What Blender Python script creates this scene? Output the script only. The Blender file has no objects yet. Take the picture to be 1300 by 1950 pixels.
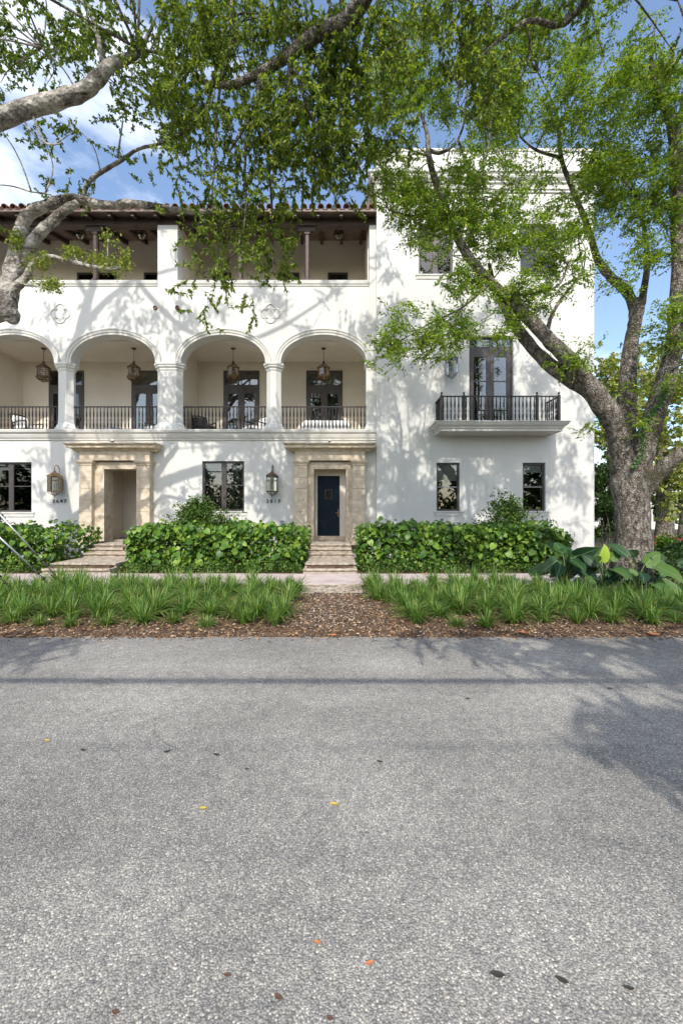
import bpy, bmesh, math, random
import numpy as np
from mathutils import Vector, Matrix, noise
R = math.radians
random.seed(7); rng = np.random.default_rng(11)
SC = bpy.context.scene
COL = SC.collection
# ------------------------------------------------------------------ camera, sky, sun, exposure
F = 780.0; EYE = 1.95                      # focal length in photo pixels (1300 wide), eye height over the road
cam = bpy.data.cameras.new('camera'); camo = bpy.data.objects.new('camera', cam); COL.objects.link(camo)
cam.sensor_fit = 'HORIZONTAL'; cam.sensor_width = 36; cam.lens = F / 1300 * 36; cam.clip_end = 3000; cam.clip_start = .05
camo.location = (0, 0, EYE); camo.rotation_euler = (R(90), 0, 0); SC.camera = camo
SUN = Vector((.05, 1, -.92)).normalized()  # the way the light travels
w = bpy.data.worlds.new('World'); SC.world = w; w.use_nodes = True
nt = w.node_tree; bg = nt.nodes['Background']
sky = nt.nodes.new('ShaderNodeTexSky'); sky.sky_type = 'NISHITA'; sky.sun_disc = False
sky.sun_elevation = math.asin(-SUN.z); sky.sun_rotation = math.atan2(-SUN.x, -SUN.y)
sky.air_density = 1.0; sky.dust_density = 1.6; sky.ozone_density = 1.2
tc = nt.nodes.new('ShaderNodeTexCoord'); mp = nt.nodes.new('ShaderNodeMapping'); mp.inputs['Scale'].default_value = (1, 1, 2.6)
mp.inputs['Location'].default_value = (.3, .1, .45)
nz = nt.nodes.new('ShaderNodeTexNoise'); nz.inputs['Scale'].default_value = 2.3; nz.inputs['Detail'].default_value = 8; nz.inputs['Roughness'].default_value = .55
cr = nt.nodes.new('ShaderNodeValToRGB'); cr.color_ramp.elements[0].position = .53; cr.color_ramp.elements[1].position = .74
cr.color_ramp.elements[1].color = (.8, .8, .8, 1)
mx = nt.nodes.new('ShaderNodeMix'); mx.data_type = 'RGBA'; mx.inputs['B'].default_value = (7.2, 7.4, 7.8, 1)
L = nt.links
L.new(tc.outputs['Generated'], mp.inputs[0]); L.new(mp.outputs[0], nz.inputs['Vector']); L.new(nz.outputs[0], cr.inputs[0])
L.new(cr.outputs[0], mx.inputs['Factor']); L.new(sky.outputs[0], mx.inputs['A']); L.new(mx.outputs['Result'], bg.inputs[0])
bg.inputs[1].default_value = .15
sl = bpy.data.lights.new('sun', 'SUN'); slo = bpy.data.objects.new('sun', sl); COL.objects.link(slo)
sl.energy = 2.05; sl.angle = R(.53); sl.color = (1, .95, .87)
slo.rotation_euler = SUN.to_track_quat('-Z', 'Y').to_euler(); slo.location = (0, -20, 30)
SC.view_settings.view_transform = 'Standard'; SC.view_settings.look = 'None'; SC.view_settings.gamma = 1
SC.view_settings.exposure = 1.0
SC.cycles.use_denoising = True; SC.cycles.max_bounces = 8; SC.cycles.diffuse_bounces = 4; SC.cycles.transparent_max_bounces = 8
SC.cycles.caustics_reflective = False; SC.cycles.caustics_refractive = False

# ------------------------------------------------------------------ helpers
def P(px, py, Y): return Vector(((px - 650) * Y / F, Y, EYE - (py - 975) * Y / F))
YW = F / 46.5; YT = YW - .25; YB = 19.57     # main wall, tower wall, loggia back wall
def WX(px, Y=YW): return (px - 650) * Y / F
def WZ(py, Y=YW): return EYE + (975 - py) * Y / F

def tag(o, label=None, cat=None, group=None, kind=None):
    if label: o['label'] = label
    if cat: o['category'] = cat
    if group: o['group'] = group
    if kind: o['kind'] = kind
    return o
BASE = {}
def empty(name, loc=(0, 0, 0), label=None, cat=None, group=None):
    o = bpy.data.objects.new(name, None); COL.objects.link(o); o.location = loc; o.empty_display_size = .2
    BASE[o] = Vector(loc); return tag(o, label, cat, group)
def put(name, me, parent=None, M=None):
    o = bpy.data.objects.new(name, me); COL.objects.link(o)
    if M is not None: o.matrix_basis = M
    if parent is not None:
        o.parent = parent
        if parent in BASE: o.matrix_parent_inverse = Matrix.Translation(-BASE[parent])
        else: o.matrix_parent_inverse = parent.matrix_basis.inverted()
    return o
class MB:
    def __init__(s): s.v = []; s.f = []; s.sm = []
    def add(s, vs, fs, smooth=False):
        n = len(s.v); s.v += [tuple(p) for p in vs]; s.f += [tuple(i + n for i in f) for f in fs]; s.sm += [smooth] * len(fs); return s
    def box(s, x0, x1, y0, y1, z0, z1):
        return s.add([(x0,y0,z0),(x1,y0,z0),(x1,y1,z0),(x0,y1,z0),(x0,y0,z1),(x1,y0,z1),(x1,y1,z1),(x0,y1,z1)],
                     [(0,3,2,1),(4,5,6,7),(0,1,5,4),(1,2,6,5),(2,3,7,6),(3,0,4,7)])
    def prism(s, poly, z0, z1):      # poly in x,y counterclockwise
        n = len(poly)
        return s.add([(x,y,z0) for x,y in poly] + [(x,y,z1) for x,y in poly],
                     [tuple(reversed(range(n))), tuple(range(n, 2*n))] + [(i,(i+1)%n,(i+1)%n+n,i+n) for i in range(n)])
    def rings(s, rings, close=True, smooth=False, caps=True):
        n = len(rings[0]); vs = [p for r in rings for p in r]; fs = []
        for k in range(len(rings)-1):
            for i in range(n if close else n-1):
                j = (i+1) % n; fs.append((k*n+i, k*n+j, (k+1)*n+j, (k+1)*n+i))
        if caps and close: fs += [tuple(reversed(range(n))), tuple(range((len(rings)-1)*n, len(rings)*n))]
        return s.add(vs, fs, smooth)
    def lathe(s, prof, cx, cy, seg=12, smooth=True, rot=0):
        return s.rings([[(cx + r*math.cos(2*math.pi*i/seg+rot), cy + r*math.sin(2*math.pi*i/seg+rot), z) for i in range(seg)] for r, z in prof], smooth=smooth)
    def tube(s, pts, rad, seg=8, smooth=True, jit=0, seed=0):
        pts = [Vector(p) for p in pts]; n = len(pts)
        if not hasattr(rad, '__len__'): rad = [rad]*n
        up = Vector((.3, .2, 1)); rr = []; u = None
        for k in range(n):
            t = (pts[min(k+1,n-1)] - pts[max(k-1,0)]).normalized()
            if u is None: u = t.cross(up); u = u if u.length > 1e-4 else t.cross(Vector((1,0,0)))
            u = (u - t*u.dot(t)).normalized(); v = t.cross(u)
            ring = []
            for i in range(seg):
                a = 2*math.pi*i/seg; d = u*math.cos(a) + v*math.sin(a); r = rad[k]
                if jit: r *= 1 + jit*noise.noise((pts[k] + d*rad[k])*(.55/max(rad[k],.05)) + Vector((seed,seed*2,0)))
                ring.append(pts[k] + d*r)
            rr.append(ring)
        return s.rings(rr, smooth=smooth)
    def cornice(s, x0, x1, yw, prof, left=True, right=True, tuck=.02):
        # prof: (out, z) from the bottom up; mitred returns at the ends
        rings = []
        for p, z in prof:
            rings.append([(x0-(p if left else 0), yw+tuck, z), (x0-(p if left else 0), yw-p, z), (x1+(p if right else 0), yw-p, z), (x1+(p if right else 0), yw+tuck, z)])
        return s.rings(rings)
    def mesh(s, name, mat=None):
        me = bpy.data.meshes.new(name); me.from_pydata(s.v, [], s.f); me.polygons.foreach_set('use_smooth', s.sm)
        if mat: me.materials.append(mat)
        me.update(); return me
    def build(s, name, mat, parent=None, M=None): return put(name, s.mesh(name, mat), parent, M)
def box(name, mat, parent, *a): return MB().box(*a).build(name, mat, parent)
def bez(pts, n=6):                    # Catmull-Rom through control points (x,y,z,r)
    out = []; pts = [np.array(p, float) for p in pts]; m = len(pts)
    for i in range(m-1):
        p0, p1, p2, p3 = pts[max(i-1,0)], pts[i], pts[i+1], pts[min(i+2,m-1)]
        for k in range(n):
            t = k/n; out.append(.5*((2*p1)+(-p0+p2)*t+(2*p0-5*p1+4*p2-p3)*t*t+(-p0+3*p1-3*p2+p3)*t**3))
    out.append(pts[-1]); return out

# ------------------------------------------------------------------ materials
def mat(name, col=(.5,.5,.5), rough=.8, metal=0, spec=.5):
    m = bpy.data.materials.new(name); m.use_nodes = True; b = m.node_tree.nodes['Principled BSDF']
    b.inputs['Base Color'].default_value = (*col, 1); b.inputs['Roughness'].default_value = rough; b.inputs['Metallic'].default_value = metal
    b.inputs['Specular IOR Level'].default_value = spec; return m
def nodes(m): return m.node_tree.nodes, m.node_tree.links, m.node_tree.nodes['Principled BSDF']
def noisy(m, c0, c1, scale, lo=.35, hi=.65, detail=6, bump=0, bscale=None, bdist=.01, c2=None, stretch=None):
    N, K, b = nodes(m); tcn = N.new('ShaderNodeTexCoord'); src = tcn.outputs['Object']
    if stretch:
        mpn = N.new('ShaderNodeMapping'); mpn.inputs['Scale'].default_value = stretch; K.new(src, mpn.inputs[0]); src = mpn.outputs[0]
    n = N.new('ShaderNodeTexNoise'); n.inputs['Scale'].default_value = scale; n.inputs['Detail'].default_value = detail; n.inputs['Roughness'].default_value = .6
    K.new(src, n.inputs['Vector']); r = N.new('ShaderNodeValToRGB'); r.color_ramp.elements[0].position = lo; r.color_ramp.elements[1].position = hi
    r.color_ramp.elements[0].color = (*c0,1); r.color_ramp.elements[1].color = (*c1,1)
    if c2: e = r.color_ramp.elements.new((lo+hi)/2); e.color = (*c2,1)
    K.new(n.outputs[0], r.inputs[0]); K.new(r.outputs[0], b.inputs['Base Color'])
    if bump:
        n2 = N.new('ShaderNodeTexNoise'); n2.inputs['Scale'].default_value = bscale or scale*4; n2.inputs['Detail'].default_value = 6; K.new(src, n2.inputs['Vector'])
        bp = N.new('ShaderNodeBump'); bp.inputs['Strength'].default_value = bump; bp.inputs['Distance'].default_value = bdist
        K.new(n2.outputs[0], bp.inputs['Height']); K.new(bp.outputs[0], b.inputs['Normal'])
    return m
M = {}
M['stucco'] = noisy(mat('stucco', rough=.9, spec=.2), (.53,.525,.485), (.655,.65,.61), .9, .22, .62, 10, bump=.4, bscale=26, bdist=.007, c2=(.625,.62,.58), stretch=(1.6,1.6,.45))
M['trim'] = noisy(mat('trim_stucco', rough=.85, spec=.2), (.55,.54,.495), (.64,.63,.59), 1.5, bump=.15, bscale=30, bdist=.004)
M['cream'] = noisy(mat('cream_stucco', rough=.9, spec=.2), (.68,.62,.52), (.75,.69,.59), .7, bump=.2, bscale=45, bdist=.004)
M['stone'] = noisy(mat('coral_stone', rough=.9, spec=.2), (.44,.36,.26), (.72,.63,.5), 4.5, .28, .66, 12, bump=1, bscale=42, bdist=.018, c2=(.6,.5,.37))
M['step'] = noisy(mat('step_stone', rough=.9, spec=.2), (.13,.11,.085), (.58,.5,.4), 6, .3, .66, 12, bump=1, bscale=30, bdist=.02, c2=(.4,.34,.27), stretch=(1,1,2.2))
M['wood'] = noisy(mat('dark_wood', rough=.55), (.03,.018,.013), (.075,.042,.03), 3, bump=.2, bscale=30, stretch=(1,1,8))
M['woodlight'] = noisy(mat('brown_wood', rough=.6), (.12,.085,.07), (.2,.15,.125), 3, bump=.2, bscale=30)
M['iron'] = noisy(mat('dark_iron', rough=.42, metal=.3), (.016,.013,.012), (.035,.028,.026), 12)
M['frame'] = noisy(mat('window_frame', rough=.45), (.045,.038,.036), (.075,.062,.058), 4)
M['brass'] = noisy(mat('aged_brass', rough=.42, metal=.8), (.2,.12,.055), (.5,.34,.17), 14)
M['bronze'] = noisy(mat('aged_bronze', rough=.5, metal=.6), (.06,.04,.025), (.2,.13,.075), 16)
M['door'] = noisy(mat('blue_door', rough=.6, spec=.15), (.004,.013,.023), (.007,.019,.032), 5)
M['tile'] = noisy(mat('clay_tile', rough=.85, spec=.2), (.09,.05,.04), (.42,.24,.17), 2.2, .3, .7, 8, bump=.4, bscale=20, c2=(.26,.14,.1))
M['gal'] = mat('galvanised_steel', (.55,.56,.57), .38, .9)
M['blind'] = mat('roller_blind', (.82,.82,.76), .8)
M['curtain'] = noisy(mat('curtain_cloth', rough=.9), (.1,.085,.07), (.2,.17,.14), 6, stretch=(14,1,.3))
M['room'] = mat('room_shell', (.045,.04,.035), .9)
M['white'] = mat('white_cushion', (.78,.78,.78), .9)
M['navy'] = mat('grey_blue_pot', (.16,.2,.26), .6)
M['wicker'] = noisy(mat('dark_wicker', rough=.7), (.012,.011,.01), (.05,.045,.04), 40)
M['concrete'] = noisy(mat('pink_concrete', rough=.9, spec=.2), (.42,.34,.31), (.6,.51,.48), 1.8, .3, .7, 9, bump=.3, bscale=60, bdist=.004)
M['soil'] = noisy(mat('soil', rough=1, spec=.1), (.05,.034,.024), (.19,.125,.085), 7, .3, .7, 10, bump=1, bscale=30, bdist=.02)
M['earth'] = noisy(mat('earth', rough=1, spec=.1), (.06,.07,.03), (.14,.12,.07), .9, .3, .7, 10)
M['pole'] = noisy(mat('pole_wood', rough=.9), (.1,.075,.055), (.22,.17,.13), 3, stretch=(6,6,.4))
M['cable'] = mat('black_cable', (.015,.015,.015), .7)
M['porcelain'] = mat('grey_plastic', (.3,.31,.32), .5)
def glass(name, tint, rough=.015):
    m = bpy.data.materials.new(name); m.use_nodes = True; N = m.node_tree.nodes; K = m.node_tree.links; N.remove(N['Principled BSDF'])
    out = N['Material Output']; tr = N.new('ShaderNodeBsdfTransparent'); tr.inputs[0].default_value = (*tint,1)
    gl = N.new('ShaderNodeBsdfGlossy'); gl.inputs['Roughness'].default_value = rough
    fr = N.new('ShaderNodeFresnel'); fr.inputs[0].default_value = 1.9; mxs = N.new('ShaderNodeMixShader')
    K.new(fr.outputs[0], mxs.inputs[0]); K.new(tr.outputs[0], mxs.inputs[1]); K.new(gl.outputs[0], mxs.inputs[2]); K.new(mxs.outputs[0], out.inputs[0]); return m
M['glass'] = glass('window_glass', (.8,.84,.83)); M['lampglass'] = glass('lantern_glass', (.85,.85,.8), .08)
def leafmat(name, cols, trans=.3, rough=.45, per='island'):
    m = mat(name, rough=rough, spec=.35); N, K, b = nodes(m)
    if per == 'island': g = N.new('ShaderNodeNewGeometry'); src = g.outputs['Random Per Island']
    else: g = N.new('ShaderNodeObjectInfo'); src = g.outputs['Random']
    r = N.new('ShaderNodeValToRGB'); r.color_ramp.elements[0].color = (*cols[0],1); r.color_ramp.elements[1].color = (*cols[-1],1)
    for i, c in enumerate(cols[1:-1]): e = r.color_ramp.elements.new((i+1)/(len(cols)-1)); e.color = (*c,1)
    K.new(src, r.inputs[0]); K.new(r.outputs[0], b.inputs['Base Color'])
    t = N.new('ShaderNodeBsdfTranslucent'); mc = N.new('ShaderNodeMix'); mc.data_type = 'RGBA'; mc.blend_type = 'MULTIPLY'; mc.inputs['Factor'].default_value = 1
    mc.inputs['B'].default_value = (1.25,1.3,.55,1); K.new(r.outputs[0], mc.inputs['A']); K.new(mc.outputs['Result'], t.inputs[0])
    ms = N.new('ShaderNodeMixShader'); ms.inputs[0].default_value = trans; K.new(b.outputs[0], ms.inputs[1]); K.new(t.outputs[0], ms.inputs[2]); K.new(ms.outputs[0], N['Material Output'].inputs[0]); return m
M['lf_dark'] = leafmat('leaf_dark_green', [(.06,.105,.022),(.13,.195,.034),(.21,.28,.045),(.38,.42,.065)], .5)
M['lf_left'] = leafmat('leaf_mid_green', [(.06,.11,.022),(.11,.185,.032),(.18,.26,.045),(.31,.33,.06)], .42)
M['lf_feather'] = leafmat('leaf_bright_green', [(.09,.17,.022),(.17,.28,.034),(.26,.37,.046),(.42,.47,.075)], .45)
M['lf_epi'] = leafmat('leaf_yellow_green', [(.12,.19,.03),(.25,.31,.05),(.38,.38,.09)], .35)
M['lf_back'] = leafmat('leaf_sunny_green', [(.1,.16,.03),(.22,.28,.05),(.34,.36,.08),(.4,.34,.18)], .35)
M['lf_shade'] = leafmat('leaf_deep_green', [(.02,.05,.016),(.045,.09,.025),(.08,.14,.03)], .25)
M['lf_hedge'] = leafmat('hedge_leaf', [(.03,.075,.016),(.07,.155,.025),(.14,.26,.035),(.25,.36,.05)], .3, .38)
M['lf_hedge1'] = leafmat('hedge_large_leaf', [(.035,.09,.018),(.08,.18,.025),(.15,.28,.036),(.26,.38,.05)], .3, .42, 'obj')
M['lf_shrub'] = leafmat('shrub_leaf', [(.03,.075,.016),(.06,.13,.024),(.12,.21,.04),(.22,.3,.07)], .3)
M['rib'] = mat('pale_leaf_rib', (.22,.3,.1), .5)
M['lf_grass'] = leafmat('strap_leaf', [(.045,.1,.026),(.085,.18,.036),(.14,.27,.05),(.24,.36,.075),(.33,.33,.13)], .36)
M['lf_philo'] = leafmat('large_glossy_leaf', [(.012,.042,.016),(.022,.066,.022),(.04,.1,.026),(.1,.18,.035)], .2, .5, 'obj')
M['lf_ivy'] = leafmat('ivy_leaf', [(.05,.13,.03),(.1,.22,.05)], .3)
M['stem'] = mat('green_stem', (.12,.16,.05), .5)
M['flower'] = mat('red_leaf', (.35,.03,.02), .5)
M['mulchbits'] = leafmat('mulch_chips', [(.04,.022,.014),(.13,.075,.045),(.24,.13,.07),(.42,.26,.13),(.5,.4,.27)], .05, .9)
M['pebble'] = leafmat('pale_pebbles', [(.26,.22,.17),(.42,.37,.31),(.6,.56,.5)], 0, .9)
def bark(name, dark, mid, light, moss, scale=9, bd=.03, str_=(1,1,.45)):
    m = mat(name, rough=.95, spec=.15); N, K, b = nodes(m); tcn = N.new('ShaderNodeTexCoord'); mpn = N.new('ShaderNodeMapping'); mpn.inputs['Scale'].default_value = str_
    K.new(tcn.outputs['Object'], mpn.inputs[0])
    n = N.new('ShaderNodeTexNoise'); n.inputs['Scale'].default_value = scale; n.inputs['Detail'].default_value = 10; n.inputs['Roughness'].default_value = .7; K.new(mpn.outputs[0], n.inputs['Vector'])
    r = N.new('ShaderNodeValToRGB'); r.color_ramp.elements[0].position = .36; r.color_ramp.elements[1].position = .66
    r.color_ramp.elements[0].color = (*dark,1); r.color_ramp.elements[1].color = (*light,1); e = r.color_ramp.elements.new(.5); e.color = (*mid,1); K.new(n.outputs[0], r.inputs[0])
    n3 = N.new('ShaderNodeTexNoise'); n3.inputs['Scale'].default_value = 1.3; n3.inputs['Detail'].default_value = 5; K.new(tcn.outputs['Object'], n3.inputs['Vector'])
    r3 = N.new('ShaderNodeValToRGB'); r3.color_ramp.elements[0].position = .5; r3.color_ramp.elements[1].position = .66; K.new(n3.outputs[0], r3.inputs[0])
    mm = N.new('ShaderNodeMix'); mm.data_type = 'RGBA'; mm.inputs['B'].default_value = (*moss,1); K.new(r3.outputs[0], mm.inputs['Factor']); K.new(r.outputs[0], mm.inputs['A'])
    v = N.new('ShaderNodeTexVoronoi'); v.inputs['Scale'].default_value = scale*3.4; K.new(mpn.outputs[0], v.inputs['Vector'])
    v2 = N.new('ShaderNodeTexVoronoi'); v2.inputs['Scale'].default_value = 17; v2.inputs['Randomness'].default_value = 1; K.new(tcn.outputs['Object'], v2.inputs['Vector'])
    r4 = N.new('ShaderNodeValToRGB'); r4.color_ramp.elements[0].position = .16; r4.color_ramp.elements[1].position = .26; r4.color_ramp.elements[0].color = (.75,.75,.75,1); r4.color_ramp.elements[1].color = (0,0,0,1); K.new(v2.outputs['Distance'], r4.inputs[0])
    ml = N.new('ShaderNodeMix'); ml.data_type = 'RGBA'; ml.inputs['B'].default_value = (.5,.48,.42,1); K.new(r4.outputs[0], ml.inputs['Factor']); K.new(mm.outputs['Result'], ml.inputs['A']); mm = ml
    ma = N.new('ShaderNodeMath'); ma.operation = 'ADD'; K.new(n.outputs[0], ma.inputs[0]); K.new(v.outputs['Distance'], ma.inputs[1])
    bp = N.new('ShaderNodeBump'); bp.inputs['Strength'].default_value = 1; bp.inputs['Distance'].default_value = bd; K.new(ma.outputs[0], bp.inputs['Height'])
    K.new(mm.outputs['Result'], b.inputs['Base Color']); K.new(bp.outputs[0], b.inputs['Normal']); return m
M['bark'] = bark('grey_brown_bark', (.055,.044,.036), (.19,.16,.13), (.5,.46,.4), (.085,.078,.05), 15, .04, (1,1,.5))
M['palebark'] = bark('pale_grey_bark', (.045,.038,.032), (.27,.245,.21), (.58,.55,.5), (.07,.06,.05), 4, .03, (.8,1,1))
# road: worn asphalt with pale exposed stone
m = mat('asphalt', rough=.92, spec=.2); N, K, b = nodes(m); tcn = N.new('ShaderNodeTexCoord')
v = N.new('ShaderNodeTexVoronoi'); v.inputs['Scale'].default_value = 112; K.new(tcn.outputs['Object'], v.inputs['Vector'])
rc = N.new('ShaderNodeSeparateColor'); K.new(v.outputs['Color'], rc.inputs[0])
r = N.new('ShaderNodeValToRGB'); K.new(rc.outputs[0], r.inputs[0]); r.color_ramp.elements[0].color = (.25,.247,.24,1); r.color_ramp.elements[1].color = (.72,.69,.63,1)
for p_, c_ in ((.35,(.33,.327,.317)),(.66,(.39,.38,.365)),(.86,(.46,.435,.4))): e = r.color_ramp.elements.new(p_); e.color = (*c_,1)
ed = N.new('ShaderNodeValToRGB'); K.new(v.outputs['Distance'], ed.inputs[0]); ed.color_ramp.elements[0].color = (1,1,1,1); ed.color_ramp.elements[1].color = (.6,.59,.58,1)
ed.color_ramp.elements[0].position = .35; ed.color_ramp.elements[1].position = .75
n1 = N.new('ShaderNodeTexNoise'); n1.inputs['Scale'].default_value = .55; n1.inputs['Detail'].default_value = 9; K.new(tcn.outputs['Object'], n1.inputs['Vector'])
r1 = N.new('ShaderNodeValToRGB'); K.new(n1.outputs[0], r1.inputs[0]); r1.color_ramp.elements[0].position = .3; r1.color_ramp.elements[1].position = .7
r1.color_ramp.elements[0].color = (.72,.712,.695,1); r1.color_ramp.elements[1].color = (1.17,1.15,1.11,1)
m1 = N.new('ShaderNodeMix'); m1.data_type = 'RGBA'; m1.blend_type = 'MULTIPLY'; m1.inputs['Factor'].default_value = 1; K.new(r.outputs[0], m1.inputs['A']); K.new(ed.outputs[0], m1.inputs['B'])
m2 = N.new('ShaderNodeMix'); m2.data_type = 'RGBA'; m2.blend_type = 'MULTIPLY'; m2.inputs['Factor'].default_value = 1; K.new(m1.outputs['Result'], m2.inputs['A']); K.new(r1.outputs[0], m2.inputs['B'])
n4 = N.new('ShaderNodeTexNoise'); n4.inputs['Scale'].default_value = .8; n4.inputs['Detail'].default_value = 7; n4.inputs['Distortion'].default_value = 1.5; K.new(tcn.outputs['Object'], n4.inputs['Vector'])
ab = N.new('ShaderNodeMath'); ab.operation = 'SUBTRACT'; ab.inputs[1].default_value = .5; K.new(n4.outputs[0], ab.inputs[0])
ac = N.new('ShaderNodeMath'); ac.operation = 'ABSOLUTE'; K.new(ab.outputs[0], ac.inputs[0])
n5 = N.new('ShaderNodeTexNoise'); n5.inputs['Scale'].default_value = .7; K.new(tcn.outputs['Object'], n5.inputs['Vector'])
r5 = N.new('ShaderNodeValToRGB'); r5.color_ramp.elements[0].position = .52; r5.color_ramp.elements[1].position = .6; K.new(n5.outputs[0], r5.inputs[0])
rk = N.new('ShaderNodeValToRGB'); rk.color_ramp.elements[0].position = .002; rk.color_ramp.elements[1].position = .007; rk.color_ramp.elements[0].color = (1,1,1,1); rk.color_ramp.elements[1].color = (0,0,0,1); K.new(ac.outputs[0], rk.inputs[0])
mk = N.new('ShaderNodeMath'); mk.operation = 'MULTIPLY'; K.new(rk.outputs[0], mk.inputs[0]); K.new(r5.outputs[0], mk.inputs[1])
mk2 = N.new('ShaderNodeMath'); mk2.operation = 'MULTIPLY'; mk2.inputs[1].default_value = .4; K.new(mk.outputs[0], mk2.inputs[0])
m3 = N.new('ShaderNodeMix'); m3.data_type = 'RGBA'; m3.inputs['B'].default_value = (.05,.05,.05,1); K.new(mk2.outputs[0], m3.inputs['Factor']); K.new(m2.outputs['Result'], m3.inputs['A'])
# broad wheel-track bands and fine grain along the street
sx = N.new('ShaderNodeMapping'); sx.inputs['Scale'].default_value = (.06,1.0,1); K.new(tcn.outputs['Object'], sx.inputs[0])
n6 = N.new('ShaderNodeTexNoise'); n6.inputs['Scale'].default_value = .9; n6.inputs['Detail'].default_value = 3; K.new(sx.outputs[0], n6.inputs['Vector'])
r6 = N.new('ShaderNodeValToRGB'); r6.color_ramp.elements[0].position = .35; r6.color_ramp.elements[1].position = .65; r6.color_ramp.elements[0].color = (.84,.84,.85,1); r6.color_ramp.elements[1].color = (1.1,1.1,1.08,1); K.new(n6.outputs[0], r6.inputs[0])
n7 = N.new('ShaderNodeTexNoise'); n7.inputs['Scale'].default_value = 9; n7.inputs['Detail'].default_value = 6; K.new(tcn.outputs['Object'], n7.inputs['Vector'])
r7 = N.new('ShaderNodeValToRGB'); r7.color_ramp.elements[0].position = .3; r7.color_ramp.elements[1].position = .7; r7.color_ramp.elements[0].color = (.85,.85,.86,1); r7.color_ramp.elements[1].color = (1.12,1.11,1.08,1); K.new(n7.outputs[0], r7.inputs[0])
m6 = N.new('ShaderNodeMix'); m6.data_type = 'RGBA'; m6.blend_type = 'MULTIPLY'; m6.inputs['Factor'].default_value = 1; K.new(m3.outputs['Result'], m6.inputs['A']); K.new(r6.outputs[0], m6.inputs['B'])
m7 = N.new('ShaderNodeMix'); m7.data_type = 'RGBA'; m7.blend_type = 'MULTIPLY'; m7.inputs['Factor'].default_value = 1; K.new(m6.outputs['Result'], m7.inputs['A']); K.new(r7.outputs[0], m7.inputs['B'])
K.new(m7.outputs['Result'], b.inputs['Base Color'])
bp = N.new('ShaderNodeBump'); bp.inputs['Strength'].default_value = .8; bp.inputs['Distance'].default_value = .006; bp.invert = True; K.new(v.outputs['Distance'], bp.inputs['Height']); K.new(bp.outputs[0], b.inputs['Normal'])
M['asphalt'] = m
# ------------------------------------------------------------------ setting: ground, road, verge, pavement
YR = 6.39; YS0 = 10.4; YS1 = 12.2; ZS = .12            # road edge, pavement front and back, pavement level
def sheet(x0, x1, y0, y1, nx, ny, fz):
    b = MB(); b.add([(x0+(x1-x0)*i/nx, y0+(y1-y0)*j/ny, fz(x0+(x1-x0)*i/nx, y0+(y1-y0)*j/ny)) for j in range(ny+1) for i in range(nx+1)],
        [(j*(nx+1)+i, j*(nx+1)+i+1, (j+1)*(nx+1)+i+1, (j+1)*(nx+1)+i) for j in range(ny) for i in range(nx)], True); return b
tag(sheet(-900, 900, -900, 900, 8, 8, lambda x, y: -.06).build('ground', M['earth']), kind='structure')
tag(sheet(-80, 80, -7, YR+.25, 4, 2, lambda x, y: 0.0).build('road', M['asphalt']), kind='structure')
def zverge(x, y):
    t = min(max((y-YR)/(YS0-YR), 0), 1); return .004 + .1*t**.7 + (.018*noise.noise((x*1.7, y*1.7, 0)) if 0 < t < 1 else 0)*min(1, t*6)
b = MB(); nx = 420; X0, X1 = -16, 26
rows = [0, .03, .08, .2, .45, .8, 1.2, 1.7, 2.2, 2.8, 3.4, 4.02]
vs = []
for j, d in enumerate(rows):
    for i in range(nx+1):
        x = X0+(X1-X0)*i/nx; y = YR + d
        if j < 4: y += .07*noise.noise((x*.9, 3, 0)) + .05*noise.noise((x*3.1, 5, 0)) + .035*noise.noise((x*11, 7, 0))
        vs.append((x, y, zverge(x, y) if j else .002))
b.add(vs, [(j*(nx+1)+i, j*(nx+1)+i+1, (j+1)*(nx+1)+i+1, (j+1)*(nx+1)+i) for j in range(len(rows)-1) for i in range(nx)], True)
verge = tag(b.build('mulch_verge', M['soil']), kind='structure')
hb = tag(sheet(-20, 30, YS1-.02, YW+.3, 100, 12, lambda x, y: .09 + .02*noise.noise((x, y, 1))).build('house_bed', M['soil']), kind='structure')
tag(sheet(10.6, 40, YW+.2, 40, 20, 20, lambda x, y: .1).build('side_lawn', M['earth']), kind='structure')
# pavement slabs
sw = tag(box('sidewalk', M['soil'], None, -16, 14, YS0+.02, YS1-.02, -.04, ZS-.03), kind='structure')
xj = [-16.0]
while xj[-1] < 14: xj.append(xj[-1] + 1.62)
off = WX(577, 11.2) - min(xj, key=lambda v: abs(v-WX(577, 11.2)))
xj = [x+off for x in xj]
for i in range(len(xj)-1):
    a = xj[i]+.006; c = xj[i+1]-.006; z = ZS + random.uniform(-.006, .006); e = .012
    b = MB(); b.rings([[(a,YS0,0),(c,YS0,0),(c,YS1,0),(a,YS1,0)], [(a,YS0,z-e),(c,YS0,z-e),(c,YS1,z-e),(a,YS1,z-e)], [(a+e,YS0+e,z),(c-e,YS0+e,z),(c-e,YS1-e,z),(a+e,YS1-e,z)]])
    b.build('slab', M['concrete'], sw)

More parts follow.
